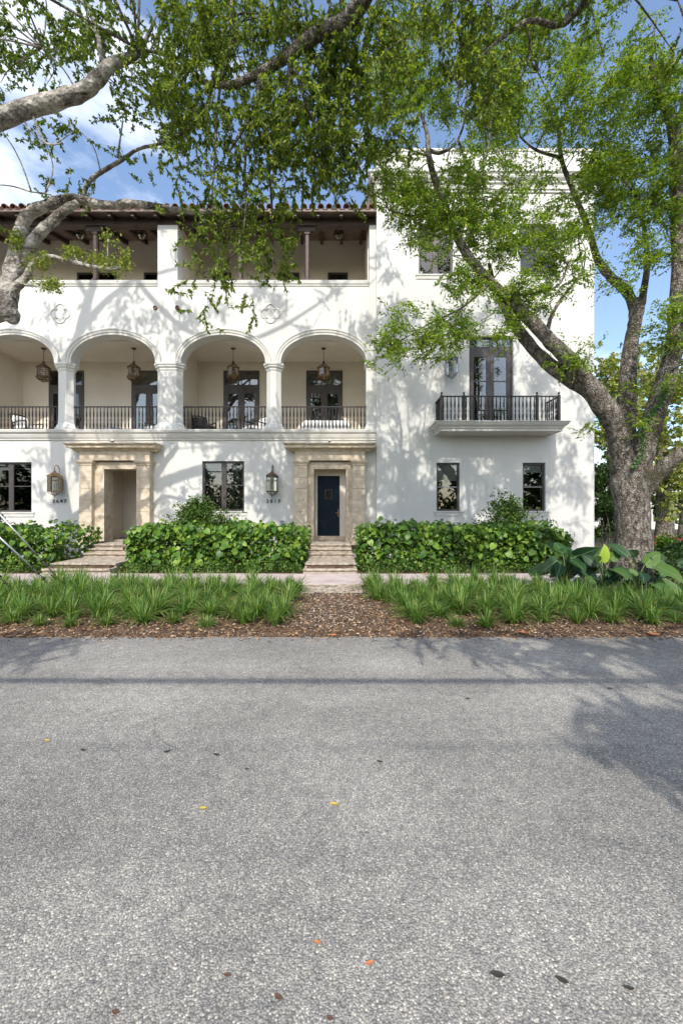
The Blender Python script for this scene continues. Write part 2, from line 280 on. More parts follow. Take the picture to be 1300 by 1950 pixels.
# ------------------------------------------------------------------ the house
H = empty('townhouse', (-3, YW, 0), 'white three-storey stucco house with arched loggia, tiled eave and square tower', 'house')
XL = -19.0; XT = WX(717, YT); XR = WX(1137, YT); ZTOP = WZ(283, YT)
def wallgrid(b, xs, zs, holes, y0, y1, edges=True):
    xs = sorted(set(round(x, 4) for x in xs)); zs = sorted(set(round(z, 4) for z in zs))
    def solid(i, k):
        if not (0 <= i < len(xs)-1 and 0 <= k < len(zs)-1): return None
        cx = (xs[i]+xs[i+1])/2; cz = (zs[k]+zs[k+1])/2
        return not any(h[0] < cx < h[1] and h[2] < cz < h[3] for h in holes)
    for i in range(len(xs)-1):
        for k in range(len(zs)-1):
            if not solid(i, k): continue
            a, c, d, e = xs[i], xs[i+1], zs[k], zs[k+1]
            b.add([(a,y0,d),(c,y0,d),(c,y0,e),(a,y0,e)], [(0,1,2,3)]); b.add([(a,y1,d),(c,y1,d),(c,y1,e),(a,y1,e)], [(3,2,1,0)])
            for (di, dk, q) in ((-1,0,[(a,y0,d),(a,y1,d),(a,y1,e),(a,y0,e)]), (1,0,[(c,y0,d),(c,y1,d),(c,y1,e),(c,y0,e)]), (0,-1,[(a,y0,d),(c,y0,d),(c,y1,d),(a,y1,d)]), (0,1,[(a,y0,e),(c,y0,e),(c,y1,e),(a,y1,e)])):
                s = solid(i+di, k+dk)
                if s is False or (s is None and edges): b.add(q, [(0,1,2,3)])
def holes_grid(x0, x1, z0, z1, holes):
    return [x0, x1] + [v for h in holes for v in h[:2] if x0 < v < x1], [z0, z1] + [v for h in holes for v in h[2:] if z0 < v < z1]
ZF2 = WZ(819); ZSP = WZ(692); ZAR = WZ(638); ZPAR = WZ(535); ZBEAM = WZ(428); ZL = .77
bays = [(WX(a), WX(c)) for a, c in ((-56,104),(136,296),(345,505),(535,697))]
gw = [(WX(-25), WX(60), WZ(975), WZ(880)), (WX(385), WX(465), WZ(973), WZ(878))]
PX = [(WX(192.7,16.4), WX(254.6,16.4)), (WX(597,16.4), WX(658.4,16.4))]; ZPO = WZ(892, 16.4)
holes = list(gw) + [(a-.01, c+.01, -1, ZPO+.01) for a, c in PX]
holes += [(bays[0][0], bays[3][1], ZF2, ZSP)] + [(a, c, ZSP-.001, ZAR) for a, c in bays]
UP = [(XL-1, WX(300)), (WX(338), WX(703))]
holes += [(a, c, ZPAR, 99) for a, c in UP]
b = MB(); xs, zs = holes_grid(XL, XT, 0, ZBEAM, holes); wallgrid(b, xs, zs, holes, YW, YW+.5)
NA = 28
for a, c in bays:                                     # spandrels and soffit of each arch
    cx = (a+c)/2; hw = (c-a)/2; arc = [(cx-hw*math.cos(math.pi*i/NA), ZSP+(ZAR-.0-ZSP)*math.sin(math.pi*i/NA)**.92) for i in range(NA+1)]
    for i in range(NA):
        (xa, za), (xb, zb) = arc[i], arc[i+1]
        if max(za, zb) < ZAR-1e-4 or min(za,zb) < ZAR-1e-4:
            b.add([(xa,YW,za),(xb,YW,zb),(xb,YW,ZAR),(xa,YW,ZAR)], [(0,1,2,3)]); b.add([(xa,YW+.5,za),(xb,YW+.5,zb),(xb,YW+.5,ZAR),(xa,YW+.5,ZAR)], [(3,2,1,0)])
        b.add([(xa,YW,za),(xb,YW,zb),(xb,YW+.5,zb),(xa,YW+.5,za)], [(3,2,1,0)])
wall = b.build('wall', M['stucco'], H)
for a, c in bays:                                     # moulded archivolts
    cx = (a+c)/2; hw = (c-a)/2; b = MB(); rings = []
    for i in range(NA+1):
        t = math.pi*i/NA; ca = -math.cos(t); sa = math.sin(t)
        def pt(o, y): return (cx+(hw+o)*ca, y, ZSP+(ZAR-ZSP+o)*max(sa,0)**.92)
        rings.append([pt(.006,YW+.1), pt(.006,YW-.05), pt(.09,YW-.05), pt(.1,YW-.075), pt(.18,YW-.085), pt(.2,YW-.11), pt(.245,YW-.11), pt(.25,YW+.01)])
    b.rings(rings); b.build('archivolt', M['trim'], H)
def octo(x0, x1, y0, y1, c): return [(x0+c,y0),(x1-c,y0),(x1,y0+c),(x1,y1-c),(x1-c,y1),(x0+c,y1),(x0,y1-c),(x0,y0+c)]
def column(x0, x1, c, name):
    y0, y1 = YW-.03, YW+.53; b = MB(); cx, cy = (x0+x1)/2, (y0+y1)/2
    def ring(o, z): return [(x, y, z) for x, y in octo(x0-o, x1+o, y0-o, y1+o, c+o*.4)]
    prof = [(.1,ZF2),(.1,ZF2+.1),(.06,ZF2+.14),(.04,ZF2+.22),(-.01,ZF2+.3),(-.02,ZF2+.7),(-.03,ZSP-.3),(-.0,ZSP-.24),(.0,ZSP-.19),(.05,ZSP-.14),(.06,ZSP-.08),(.09,ZSP-.05),(.09,ZSP+.03),(.02,ZSP+.05)]
    b.rings([ring(o, z) for o, z in prof]); return b.build(name, M['stucco'], H)
column(WX(104)+.0, WX(136)-.0, .2, 'column'); column(WX(505), WX(535), .19, 'column')
column(WX(296)-.02, WX(345)+.02, .2, 'pier'); column(WX(697)+.02, XT+.2, .05, 'pier'); column(WX(-105), WX(-56)+.02, .2, 'pier')
# belt course, ledge, window sills
b = MB(); z = WZ(838); b.cornice(XL, XT, YW, [(.02,z-.02),(.05,z),(.05,z+.05),(.09,z+.09),(.13,z+.2),(.13,z+.25),(.2,z+.29),(.22,z+.36),(.22,z+.4),(.16,ZF2+.012)], False, False); b.build('belt_course', M['trim'], H)
for a, c in ((XL, WX(300)), (WX(338), WX(703))):
    b = MB(); b.cornice(a, c, YW, [(.015,ZPAR-.22),(.03,ZPAR-.2),(.03,ZPAR-.16),(.06,ZPAR-.12),(.07,ZPAR),(.05,ZPAR+.02)], False, False, .52); b.build('ledge', M['trim'], H)
# loggia interior
box('loggia_back_wall', M['cream'], H, XL, XT, YB, YB+.3, .0, 15.2)
box('loggia_floor', M['cream'], H, XL, XT, YW+.45, YB, ZF2-.3, ZF2-.004)
ZC = 9.13
box('loggia_ceiling', M['cream'], H, XL, XT, YW+.5, YB, ZC, ZC+.25)
box('upper_floor', M['cream'], H, XL, XT, YW+.5, YB, 10.1, 10.3)
box('loggia_header', M['cream'], H, XL, XT, YW+.502, YW+.56, ZAR+.03, ZPAR-.05)
for x in (-6.86, -15.2):
    box('partition_wall', M['cream'], H, x-.3, x, YW+.56, YB, ZF2-.002, ZC+.01)
for x in (WX(338)-.02,):
    box('partition_wall', M['cream'], H, x-.4, x-.08, YW+.5, YB, 10.3, 14.1)
box('partition_wall', M['cream'], H, XT-.32, XT-.02, YW+.5, YB, ZF2, 14.1)
# windows and doors -----------------------------------------------------------
def bars(b, xs, zs, t, y0, y1):
    for x0, x1, z0, z1 in xs: b.box(x0, x1, y0, y1, z0, z1)
def window(x0, x1, z0, z1, y, name='window', cols=2, cross=.52, blind=0, sill=True, room=True, mw=.1, curtain=False):
    fb = MB(); t = .075; ya, yb = y+.1, y+.17
    fb.box(x0, x1, ya, yb, z1-t, z1); fb.box(x0, x1, ya, yb, z0, z0+t); fb.box(x0, x0+t, ya+.002, yb-.002, z0+t, z1-t); fb.box(x1-t, x1, ya+.002, yb-.002, z0+t, z1-t)
    for k in range(1, cols):
        xm = x0+(x1-x0)*k/cols; fb.box(xm-mw, xm+mw, ya+.004, yb-.004, z0+t, z1-t)
    W = fb.build(name, M['frame'], H)
    for k in range(cols):
        a = x0+(x1-x0)*k/cols+(mw if k else t); c = x0+(x1-x0)*(k+1)/cols-(mw if k < cols-1 else t)
        zc = z0+(z1-z0)*cross; box('muntin', M['porcelain'] if cols == 1 else M['frame'], W, a, c, ya+.015, yb-.015, zc-.018, zc+.018)
        for za, zb in ((z0+t, zc-.018), (zc+.018, z1-t)): box('pane', M['glass'], W, a, c, ya+.04, ya+.046, za, zb)
        if blind: box('blind', M['blind'], W, a+.01, c-.01, yb+.03, yb+.04, z1-t-(z1-z0)*blind, z1-t)
        if curtain: 
            cb = MB(); n = 26; rr = [[(a+(c-a)*i/n, yb+.12+.035*math.sin(i*1.9), zz) for i in range(n+1)] for zz in (z0+t, z1-t)]
            cb.rings(rr, False, True, False); cb.build('curtain', M['curtain'], W)
    if room:
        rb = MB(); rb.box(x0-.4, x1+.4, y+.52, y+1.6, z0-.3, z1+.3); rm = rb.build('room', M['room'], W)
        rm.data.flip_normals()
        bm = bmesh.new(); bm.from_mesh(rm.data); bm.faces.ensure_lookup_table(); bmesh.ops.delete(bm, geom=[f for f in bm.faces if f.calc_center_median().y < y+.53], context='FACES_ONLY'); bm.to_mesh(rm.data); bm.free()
    if sill:
        sb = MB(); sb.cornice(x0-.08, x1+.08, y, [(.02,z0-.2),(.025,z0-.19),(.025,z0-.07),(.05,z0-.06),(.05,z0-.004)], True, True); sb.build('sill', M['trim'], W)
    return W
for i, h in enumerate(gw): window(*h, YW, curtain=True)
def french(x0, x1, z0, z1, y, zt, lights=4, cross=False):
    fb = MB(); t = .07; ya, yb = y-.05, y-.002
    fb.box(x0, x1, ya, yb, z1-t, z1); fb.box(x0, x0+t, ya+.002, yb, z0, z1-t); fb.box(x1-t, x1, ya+.002, yb, z0, z1-t); fb.box(x0+t, x1-t, ya+.004, yb, zt, zt+.22)
    D = fb.build('french_door', M['frame'], H); xm = (x0+x1)/2
    if lights:
        for k in range(1, lights):
            xq = x0+t+(x1-x0-2*t)*k/lights; box('muntin', M['frame'], D, xq-.02, xq+.02, ya+.006, yb, zt+.22, z1-t)
        for k in range(lights):
            a = x0+t+(x1-x0-2*t)*k/lights+.02; box('pane', M['glass'], D, a, a+(x1-x0-2*t)/lights-.04, ya+.02, ya+.025, zt+.22, z1-t)
    for a, c in ((x0+t+.003, xm-.004), (xm+.004, x1-t-.003)):
        s = .15; lb = MB(); lb.box(a, a+s, ya-.012, yb, z0, zt-.004); lb.box(c-s, c, ya-.012, yb, z0, zt-.004); lb.box(a+s, c-s, ya-.01, yb, zt-.2, zt-.004); lb.box(a+s, c-s, ya-.01, yb, z0, z0+.3)
        if cross: zc = z0+(zt-z0)*.62; lb.box(a+s, c-s, ya-.006, yb, zc-.02, zc+.02)
        Lf = lb.build('leaf', M['frame'], D); box('pane', M['glass'], Lf, a+s, c-s, ya+.012, ya+.018, z0+.3, zt-.2)
        box('handle', M['bronze'], Lf, (c-s*.5 if a < xm-.1 and c < xm else a+s*.5)-.012, (c-s*.5 if c < xm else a+s*.5)+.012, ya-.05, ya-.012, z0+1.0, z0+1.2)
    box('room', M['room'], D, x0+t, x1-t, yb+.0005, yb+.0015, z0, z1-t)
    return D
def BXq(px): return WX(px, YB)
for a, c in ((94,160),(251,319),(426,494),(583,652)): french(BXq(a), BXq(c), ZF2, WZ(706, YB), YB, WZ(742, YB))
for a, c in ((-60,-30),(148,222),(275,302),(405,440),(530,570),(624,662),(10,60)):
    window(BXq(a), BXq(c), 10.95, WZ(520, YB), YB-.17, 'window', 1, .5, sill=False, room=False)
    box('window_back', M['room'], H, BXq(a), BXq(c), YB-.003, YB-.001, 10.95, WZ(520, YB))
# tower -----------------------------------------------------------------------
tw = [(WX(831,YT), WX(875,YT), WZ(973,YT), WZ(881,YT)), (WX(995,YT), WX(1038,YT), WZ(973,YT), WZ(881,YT))]
ZB = WZ(803, 15.4); fd = (WX(893,YT), WX(977,YT), ZB, WZ(640,YT))
t3 = [(WX(797,YT), WX(862,YT), WZ(522,YT), WZ(425,YT)), (WX(990,YT), WX(1058,YT), WZ(522,YT), WZ(425,YT))]
th = tw + [fd] + t3; rc_ = .28
b = MB(); xs, zs = holes_grid(XT, XR-rc_, 0, ZTOP, th); wallgrid(b, xs, zs, th, YT, YT+.45)
ring = [(XR-rc_+rc_*math.sin(math.pi/2*i/8), YT+rc_-rc_*math.cos(math.pi/2*i/8)) for i in range(9)] + [(XR, YT+11), (XR-.4, YT+11), (XR-.4, YT+.45), (XR-rc_, YT+.45)]
n = len(ring); vs = [(x,y,0) for x,y in ring]+[(x,y,ZTOP) for x,y in ring]
b.add(vs, [(i,i+1,n+i+1,n+i) for i in range(8)], True); b.add(vs, [(i,i+1,n+i+1,n+i) for i in range(8,n-1)])
b.box(XT+.001, XT+.4, YT+.451, YT+11, 0, ZTOP); b.box(XT+.01, XR-.01, YT+.2, YT+11, ZTOP-.2, ZTOP+.004); b.box(XT+.4, XR-.4, YT+10.7, YT+11, 0, ZTOP-.2)
b.build('tower_wall', M['stucco'], H)
b = MB(); z0 = WZ(368,YT); pr = [(.02,z0),(.05,z0+.02),(.05,z0+.09),(.09,z0+.12),(.1,z0+.28),(.16,z0+.33),(.16,z0+.38),(.24,z0+.46),(.27,z0+.52),(.27,z0+.58),(.33,z0+.64),(.33,z0+.7),(.1,z0+.74),(.02,z0+.76)]
rings = [[(XT-p, YT+9, z), (XT-p, YT-p, z), (XR-rc_, YT-p, z)] + [(XR-rc_+(rc_+p)*math.sin(math.pi/2*i/6), YT+rc_-(rc_+p)*math.cos(math.pi/2*i/6), z) for i in range(1,7)] + [(XR+p, YT+9, z)] for p, z in pr]
b.rings(rings, close=False); b.build('tower_cornice', M['trim'], H)
b = MB(); b.cornice(XT, XR-.1, YT, [(.0,ZTOP-.12),(.03,ZTOP-.1),(.03,ZTOP+.01)], True, False, 3); b.build('tower_coping', M['trim'], H)
for i, h in enumerate(tw): window(*h, YT, cols=1, cross=.5, blind=(.33, .16)[i])
for h in t3: window(*h, YT, cols=2, cross=.55)
french(fd[0], fd[1], fd[2], fd[3], YT+.18, WZ(668,YT), 2, True)
for z in (WZ(634,YT+2), WZ(818,YT+2)):
    b = MB(); b.rings([[(XR-.02,YT+1.2,z-.16),(XR-.02,YT+3.2,z-.16),(XR+.02,YT+3.2,z-.16),(XR+.02,YT+1.2,z-.16)], [(XR-.02,YT+1.05,z),(XR-.02,YT+3.35,z),(XR+.22,YT+3.35,z),(XR+.22,YT+1.05,z)], [(XR-.02,YT+1.05,z+.05),(XR-.02,YT+3.35,z+.05),(XR+.22,YT+3.35,z+.05),(XR+.22,YT+1.05,z+.05)]]); b.build('side_ledge', M['trim'], H)
# tower balcony: slab, railing
bx0, bx1 = WX(838, 15.55), WX(1071, 15.55); pj = .97
b = MB(); zb = WZ(821, 15.55)
b.cornice(bx0+pj-.0, bx1-pj+.0, YT, [(pj-.02,zb),(pj,zb+.01),(pj,zb+.09),(pj+.05,zb+.13),(pj+.05,zb+.17),(pj+.11,zb+.2),(pj+.17,zb+.27),(pj+.17,zb+.32),(pj+.22,zb+.36),(pj+.22,ZB)], True, True, .0)
b.v = [(x, y, z) for x, y, z in b.v]; b.build('balcony_slab', M['trim'], H)
bal = MB(); h = .95
bal.lathe([(.02,0),(.02,.1),(.028,.12),(.034,.2),(.016,.34),(.026,.37),(.03,.4),(.026,.43),(.016,.46),(.034,.6),(.028,.72),(.02,.8),(.02,h)], 0, 0, 6)
balm = bal.mesh('baluster', M['iron'])
def rail(pts, z, parent_name, n_per=.145, H_=1.03, posts=()):
    b = MB()
    for (x0,y0), (x1,y1) in zip(pts[:-1], pts[1:]):
        d = Vector((x1-x0, y1-y0, 0)); L_ = d.length; d.normalize(); s = Vector((-d.y, d.x, 0))
        for z0, z1, wd in ((z+.05, z+.09, .022), (z+H_-.04, z+H_, .035)):
            q = [Vector((x0,y0,0))+s*wd, Vector((x0,y0,0))-s*wd, Vector((x1,y1,0))-s*wd, Vector((x1,y1,0))+s*wd]
            b.prism([(v.x,v.y) for v in q], z0, z1)
    rl = b.build(parent_name, M['iron'], H)
    for (x0,y0), (x1,y1) in zip(pts[:-1], pts[1:]):
        L_ = math.hypot(x1-x0, y1-y0); n = max(2, round(L_/n_per))
        for i in range(n):
            t = (i+.5)/n; put('baluster', balm, rl, Matrix.Translation((x0+(x1-x0)*t, y0+(y1-y0)*t, z+.07)) @ Matrix.Diagonal((1,1,(H_-.1)/h,1)))
    for x, y in posts:
        pb = MB(); pb.box(x-.045,x+.045,y-.045,y+.045,z+.0,z+H_+.03); pb.lathe([(.02,z+H_+.03),(.018,z+H_+.06),(.04,z+H_+.09),(.042,z+H_+.12),(.01,z+H_+.16)], x, y, 8); pb.build('newel', M['iron'], rl)
    return rl
for a, c in bays: rail([(a-.02, YW+.22), (c+.02, YW+.22)], ZF2, 'railing')
rx0, rx1, ryf = WX(841,15.55), WX(1065,15.55), 15.6
rail([(rx0,YT), (rx0,ryf), (rx1,ryf), (rx1,YT)], ZB, 'balcony_railing', posts=((rx0,ryf),(WX(883,ryf),ryf),(WX(1022,ryf),ryf),(rx1,ryf)))
# eave, rafters, roof tiles -----------------------------------------------------
YE = YW-.42; ZE = WZ(402, YE); sl_ = .3
b = MB(); b.box(XL, XT-.002, YW+.02, YW+.3, ZBEAM+.003, ZBEAM+.3); b.build('eave_beam', M['wood'], H)
def ezs(y): return ZE + (y-YE)*sl_
x = XT-.5
while x > XL:
    b = MB(); b.add([(x-.06,YE+.06,ezs(YE)-.14),(x+.06,YE+.06,ezs(YE)-.14),(x+.06,YB,ezs(YB)-.2),(x-.06,YB,ezs(YB)-.2),(x-.06,YE+.06,ezs(YE)-.01),(x+.06,YE+.06,ezs(YE)-.01),(x+.06,YB,ezs(YB)-.01),(x-.06,YB,ezs(YB)-.01)],
        [(0,3,2,1),(4,5,6,7),(0,1,5,4),(1,2,6,5),(2,3,7,6),(3,0,4,7)]); b.build('rafter', M['wood'], H)
    x -= .93
b = MB(); b.add([(XL,YE,ezs(YE)),(XT-.02,YE,ezs(YE)),(XT-.02,23,ezs(23)),(XL,23,ezs(23)),(XL,YE,ezs(YE)+.06),(XT-.02,YE,ezs(YE)+.06),(XT-.02,23,ezs(23)+.06),(XL,23,ezs(23)+.06)], [(0,3,2,1),(4,5,6,7),(0,1,5,4),(1,2,6,5),(2,3,7,6),(3,0,4,7)])
roof = b.build('roof', M['woodlight'], H)
box('fascia', M['woodlight'], roof, XL, XT-.01, YE-.03, YE-.001, ZE-.02, ZE+.085)
tb = MB(); rr = []
for y, r0 in ((0,.125),(.42,.105)):
    rr.append([( r0*math.cos(math.pi*i/8), y, r0*.95*math.sin(math.pi*i/8)) for i in range(9)] + [((r0-.018)*math.cos(math.pi*i/8), y, (r0-.018)*.95*math.sin(math.pi*i/8)) for i in range(8,-1,-1)])
tb.rings(rr, smooth=False); tilem = tb.mesh('tile', M['tile'])
pb = MB(); rr = []
for y, r0 in ((0,.11),(.42,.12)):
    rr.append([(r0*math.cos(math.pi*i/8), y, -.6*r0*math.sin(math.pi*i/8)) for i in range(9)] + [((r0-.018)*math.cos(math.pi*i/8), y, -.6*(r0-.018)*math.sin(math.pi*i/8)) for i in range(8,-1,-1)])
pb.rings(rr); panm = pb.mesh('pan_tile', M['tile'])
ang = math.atan(sl_); pitch = .34; ncol = int((XT-XL)/pitch)
for row in range(3):
    for k in range(ncol):
        x = XT-.2-k*pitch; y = YE-.07+row*.36
        if x < -14.6: continue
        j = random.uniform(-.012,.012); z = ezs(y)+.13+row*.006+random.uniform(-.008,.008)
        put('tile', tilem, roof, Matrix.Translation((x+j, y, z+.02)) @ Matrix.Rotation(ang, 4, 'X') @ Matrix.Rotation(R(random.uniform(-2,2)), 4, 'Z') @ Matrix.Diagonal((1.06,1,1.1,1)))
        if row < 2: put('tile', panm, roof, Matrix.Translation((x-pitch/2, y, z)) @ Matrix.Rotation(ang, 4, 'X'))
b = MB(); n = ncol*8; rr = []
for y in (YE+1.0, 23): rr.append([(XL+(XT-XL)*i/n, y, ezs(y)+.12+.09*abs(math.sin(math.pi*(XT-.2+pitch/2-(XL+(XT-XL)*i/n))/pitch))) for i in range(n+1)])
b.rings(rr, False, True, False); tag(b.build('tile_field', M['tile'], roof), kind='stuff')
for px in (55, 183, 458, 585):
    x = WX(px, YW+.2); b = MB(); z0, z1 = ZPAR+.0, ZBEAM-.0; y = YW+.2
    b.prism(octo(x-.1,x+.1,y-.1,y+.1,.045), z0+.16, z1-.3); b.box(x-.12,x+.12,y-.12,y+.12,z0,z0+.16)
    b.prism(octo(x-.13,x+.13,y-.13,y+.13,.03), z1-.3, z1-.18); b.box(x-.36,x+.36,y-.11,y+.11,z1-.18,z1+.001); b.build('post', M['wood'], H)
# stone portals -----------------------------------------------------------------
def portal(pl, pr, x0, x1, door):
    # pl, pr: outer edges of the left and right pilasters; x0,x1 the opening
    YP = YW-.34; pw = .5; zc0 = WZ(887, YP); zc1 = WZ(876.5, YP); zf = WZ(859, YP-.02); zt = WZ(842.5, YW-.7)
    b = MB(); yi = YW-.14
    b.box(pl+.3, x0-.0, yi, YW+.5, ZL-.02, zc1-.05); b.box(x1, pr-.3, yi, YW+.5, ZL-.02, zc1-.05); b.box(x0, x1, yi+.002, YW+.5, ZPO, zc1-.052)
    S = b.build('door_surround', M['stone'], H)
    b = MB(); b.box(x0-.14, x0+.0, yi-.03, yi+.01, ZL, ZPO+.13); b.box(x1, x1+.14, yi-.03, yi+.01, ZL, ZPO+.13); b.box(x0, x1, yi-.028, yi+.01, ZPO, ZPO+.13); b.build('architrave', M['stone'], S)
    for a in (pl, pr-pw):
        nb = 6; zz = ZL+.28
        b = MB(); 
        def rg(o, z): return [(a-o,YP-o,z),(a+pw+o,YP-o,z),(a+pw+o,YW+.02,z),(a-o,YW+.02,z)]
        b.rings([rg(.05,ZL-.15), rg(.05,ZL+.16), rg(.03,ZL+.2), rg(.015,zz-.005)]); b.build('pilaster_base', M['stone'], S)
        hh = (zc0-zz)/nb
        for k in range(nb):
            e = .007; o = random.uniform(-.004,.004); z0 = zz+k*hh+.003; z1 = zz+(k+1)*hh-.003
            bb = MB(); bb.rings([rg(o-e,z0), rg(o,z0+e), rg(o,z1-e), rg(o-e,z1)]); bb.build('block', M['stone'], S)
        b = MB(); b.rings([rg(.0,zc0), rg(.02,zc0+.02), rg(.02,zc0+.06), rg(.04,zc0+.09), rg(.09,zc0+.16), rg(.09,zc1-.003), rg(.05,zc1)]); b.build('capital', M['stone'], S)
    b = MB(); b.box(pl+.005, pr-.005, YP+.01, YW+.02, zc1+.003, zf); b.build('frieze', M['stone'], S)
    b = MB(); h = zt-zf; b.cornice(pl, pr, YW, [(.34,zf+.002),(.4,zf+.03),(.4,zf+h*.24),(.46,zf+h*.3),(.62,zf+h*.38),(.62,zf+h*.7),(.66,zf+h*.78),(.72,zf+h*.88),(.72,zt),(.3,zt+.03)], True, True)
    b.v = [(pl-(pl-x)*.58 if x < pl else (pr+(x-pr)*.58 if x > pr else x), y, z) for x, y, z in b.v]; b.build('portal_cornice', M['stone'], S)
    b = MB(); b.box(x0-.6, x1+.6, YW+.5, YW+.505+2.2, ZL-.3, ZL); b.build('vestibule_floor', M['step'], S)
    return S
R1 = portal(WX(560.8,16.43), WX(695,16.43), *PX[1], True); R0 = portal(WX(150.4,16.43), WX(284.6,16.43), *PX[0], False)
YD = YW+.52
dx0, dx1 = WX(604.3,YD), WX(646.5,YD); dz0, dz1 = WZ(1020.6,YD), WZ(906,YD)
b = MB(); b.box(PX[1][0]-.1, dx0-.002, YD, YD+.15, ZL-.1, ZPO+.2); b.box(dx1+.002, PX[1][1]+.1, YD, YD+.15, ZL-.1, ZPO+.2); b.box(dx0-.002, dx1+.002, YD, YD+.15, dz1+.002, ZPO+.2); b.build('door_wall', M['cream'], H)
box('threshold', M['stone'], H, PX[1][0]+.002, PX[1][1]-.002, YD-.06, YD+.2, ZL-.05, dz0-.004)
b = MB(); b.box(dx0, dx1, YD+.06, YD+.11, dz0, dz1); D = b.build('front_door', M['door'], H)
cx = (dx0+dx1)/2; zw = WZ(941,YD); b = MB()
for a_, c_, d_, e_ in ((cx-.17,cx-.12,zw-.21,zw+.21),(cx+.12,cx+.17,zw-.21,zw+.21),(cx-.12,cx+.12,zw+.16,zw+.21),(cx-.12,cx+.12,zw-.21,zw-.16)): b.box(a_,c_,YD+.03,YD+.0595,d_,e_)
b.build('grille_frame', M['iron'], D)
box('pane', M['lampglass'], D, cx-.12, cx+.12, YD+.045, YD+.05, zw-.16, zw+.16)
b = MB()
for i in range(1,3): b.box(cx-.12+.08*i-.006, cx-.12+.08*i+.006, YD+.034, YD+.044, zw-.16, zw+.16)
b.build('grille', M['iron'], D)
hx, hz = dx1-.06, WZ(977,YD); b = MB(); b.box(hx-.022,hx+.022,YD+.035,YD+.0595,hz-.17,hz+.17); b.tube([(hx,YD+.04,hz),(hx,YD-.01,hz),(hx-.12,YD-.015,hz+.005)], .013, 6); b.build('handle', M['brass'], D)
b = MB()
for r_ in range(2):
    for k in range(9): b.lathe([(.018,0),(.018,.004),(.002,.012)], 0, 0, 6)
studs = MB(); studs.rings([[(.018*math.cos(2*math.pi*i/6), 0, .018*math.sin(2*math.pi*i/6)) for i in range(6)], [(.004*math.cos(2*math.pi*i/6), -.016, .004*math.sin(2*math.pi*i/6)) for i in range(6)]]); sm_ = studs.mesh('stud', M['door'])
for r_ in range(2):
    for k in range(8): put('stud', sm_, D, Matrix.Translation((dx0+.07+(dx1-dx0-.14)*k/7, YD+.0595, dz0+.1+r_*.12)))
box('kick_plate', M['door'], D, dx0+.02, dx1-.02, YD+.053, YD+.0594, dz0+.02, dz0+.3)
# deep porch behind the left portal
b = MB(); a_, c_ = PX[0][0]-.5, PX[0][1]+1.2; yb_ = YW+2.2
b.box(a_, c_, yb_, yb_+.1, ZL-.3, 4.2); b.box(a_-.1, a_, YW+.51, yb_, ZL-.3, 4.2); b.box(c_, c_+.1, YW+.51, yb_, ZL-.3, 4.2); b.box(a_, c_, YW+.51, yb_, 4.1, 4.2); b.build('porch_wall', M['cream'], H)
# steps: two low risers, a platform and three risers, each a stone
def stairs(xa, xc, xa2, xc2):
    yl = YS1+.0; z = ZS; rise = (.38-ZS)/2; fl = None
    S = box('stairs', M['soil'], H, xa+.1, xc-.1, yl+.15, YW-.1, -.02, .3)
    def stone(a, c, y0, y1, z0, z1):
        e = .02; b = MB(); b.rings([[(a,y0+.05,z0),(c,y0+.05,z0),(c,y1,z0),(a,y1,z0)], [(a,y0+.05,z1-.06),(c,y0+.05,z1-.06),(c,y1,z1-.06),(a,y1,z1-.06)], [(a,y0,z1-.05),(c,y0,z1-.05),(c,y1,z1-.05),(a,y1,z1-.05)], [(a,y0,z1-.01),(c,y0,z1-.01),(c,y1,z1-.01),(a,y1,z1-.01)], [(a+e,y0+e,z1),(c-e,y0+e,z1),(c-e,y1,z1),(a+e,y1,z1)]])
        return b.build('step', M['step'], S)
    stone(xa, xc, yl, yl+.4, 0, ZS+rise); stone(xa+.02, xc-.02, yl+.34, 14.5, 0, .38)
    r2 = (ZL-.38)/3
    for k in range(3): stone(xa2+.02*k, xc2-.02*k, 14.32+.34*k, 14.32+.34*(k+1)+.2 if k < 2 else YW-.3, .1, .38+r2*(k+1))
    stone(xa2+.25, xc2-.25, YW-.36, YW+.6, .2, ZL+.004)
    return S
stairs(-1.145, .46, WX(584,14.35), WX(671,14.35))
xs0 = WX(78,12.2); stairs(xs0, xs0+2.05, WX(152,14.35), WX(152,14.35)+1.9)
# quatrefoil medallions, vents, door bell boxes
for px, py in ((115,597),(515,597)):
    cx, cz = WX(px), WZ(py); b = MB(); pts = []
    for k in range(4):
        a0 = math.pi/2*k
        for i in range(13):
            t = a0-math.pi*.62+math.pi*1.24*i/12; pts.append((cx+.19*math.cos(a0)+.2*math.cos(t), YW-.01, cz+.19*math.sin(a0)+.2*math.sin(t)))
    pts.append(pts[0]); b.tube(pts, .022, 6); b.build('quatrefoil', M['trim'], H)
for px, py in ((296,586),(338,586)):
    cx, cz = WX(px), WZ(py); b = MB(); b.rings([[(cx+r_*math.cos(2*math.pi*i/12), YW+y_, cz+r_*math.sin(2*math.pi*i/12)) for i in range(12)] for r_, y_ in ((.085,.01),(.085,-.05),(.06,-.06),(.05,-.03))], smooth=False); b.build('scupper', M['bronze'], H)
for px in (130, 537):
    cx, cz = WX(px), WZ(998); b = MB(); b.box(cx-.06,cx+.06,YW-.07,YW,cz-.12,cz+.12); b.box(cx-.075,cx+.075,YW-.085,YW,cz+.12,cz+.15); b.build('outlet_box', M['porcelain'], H)
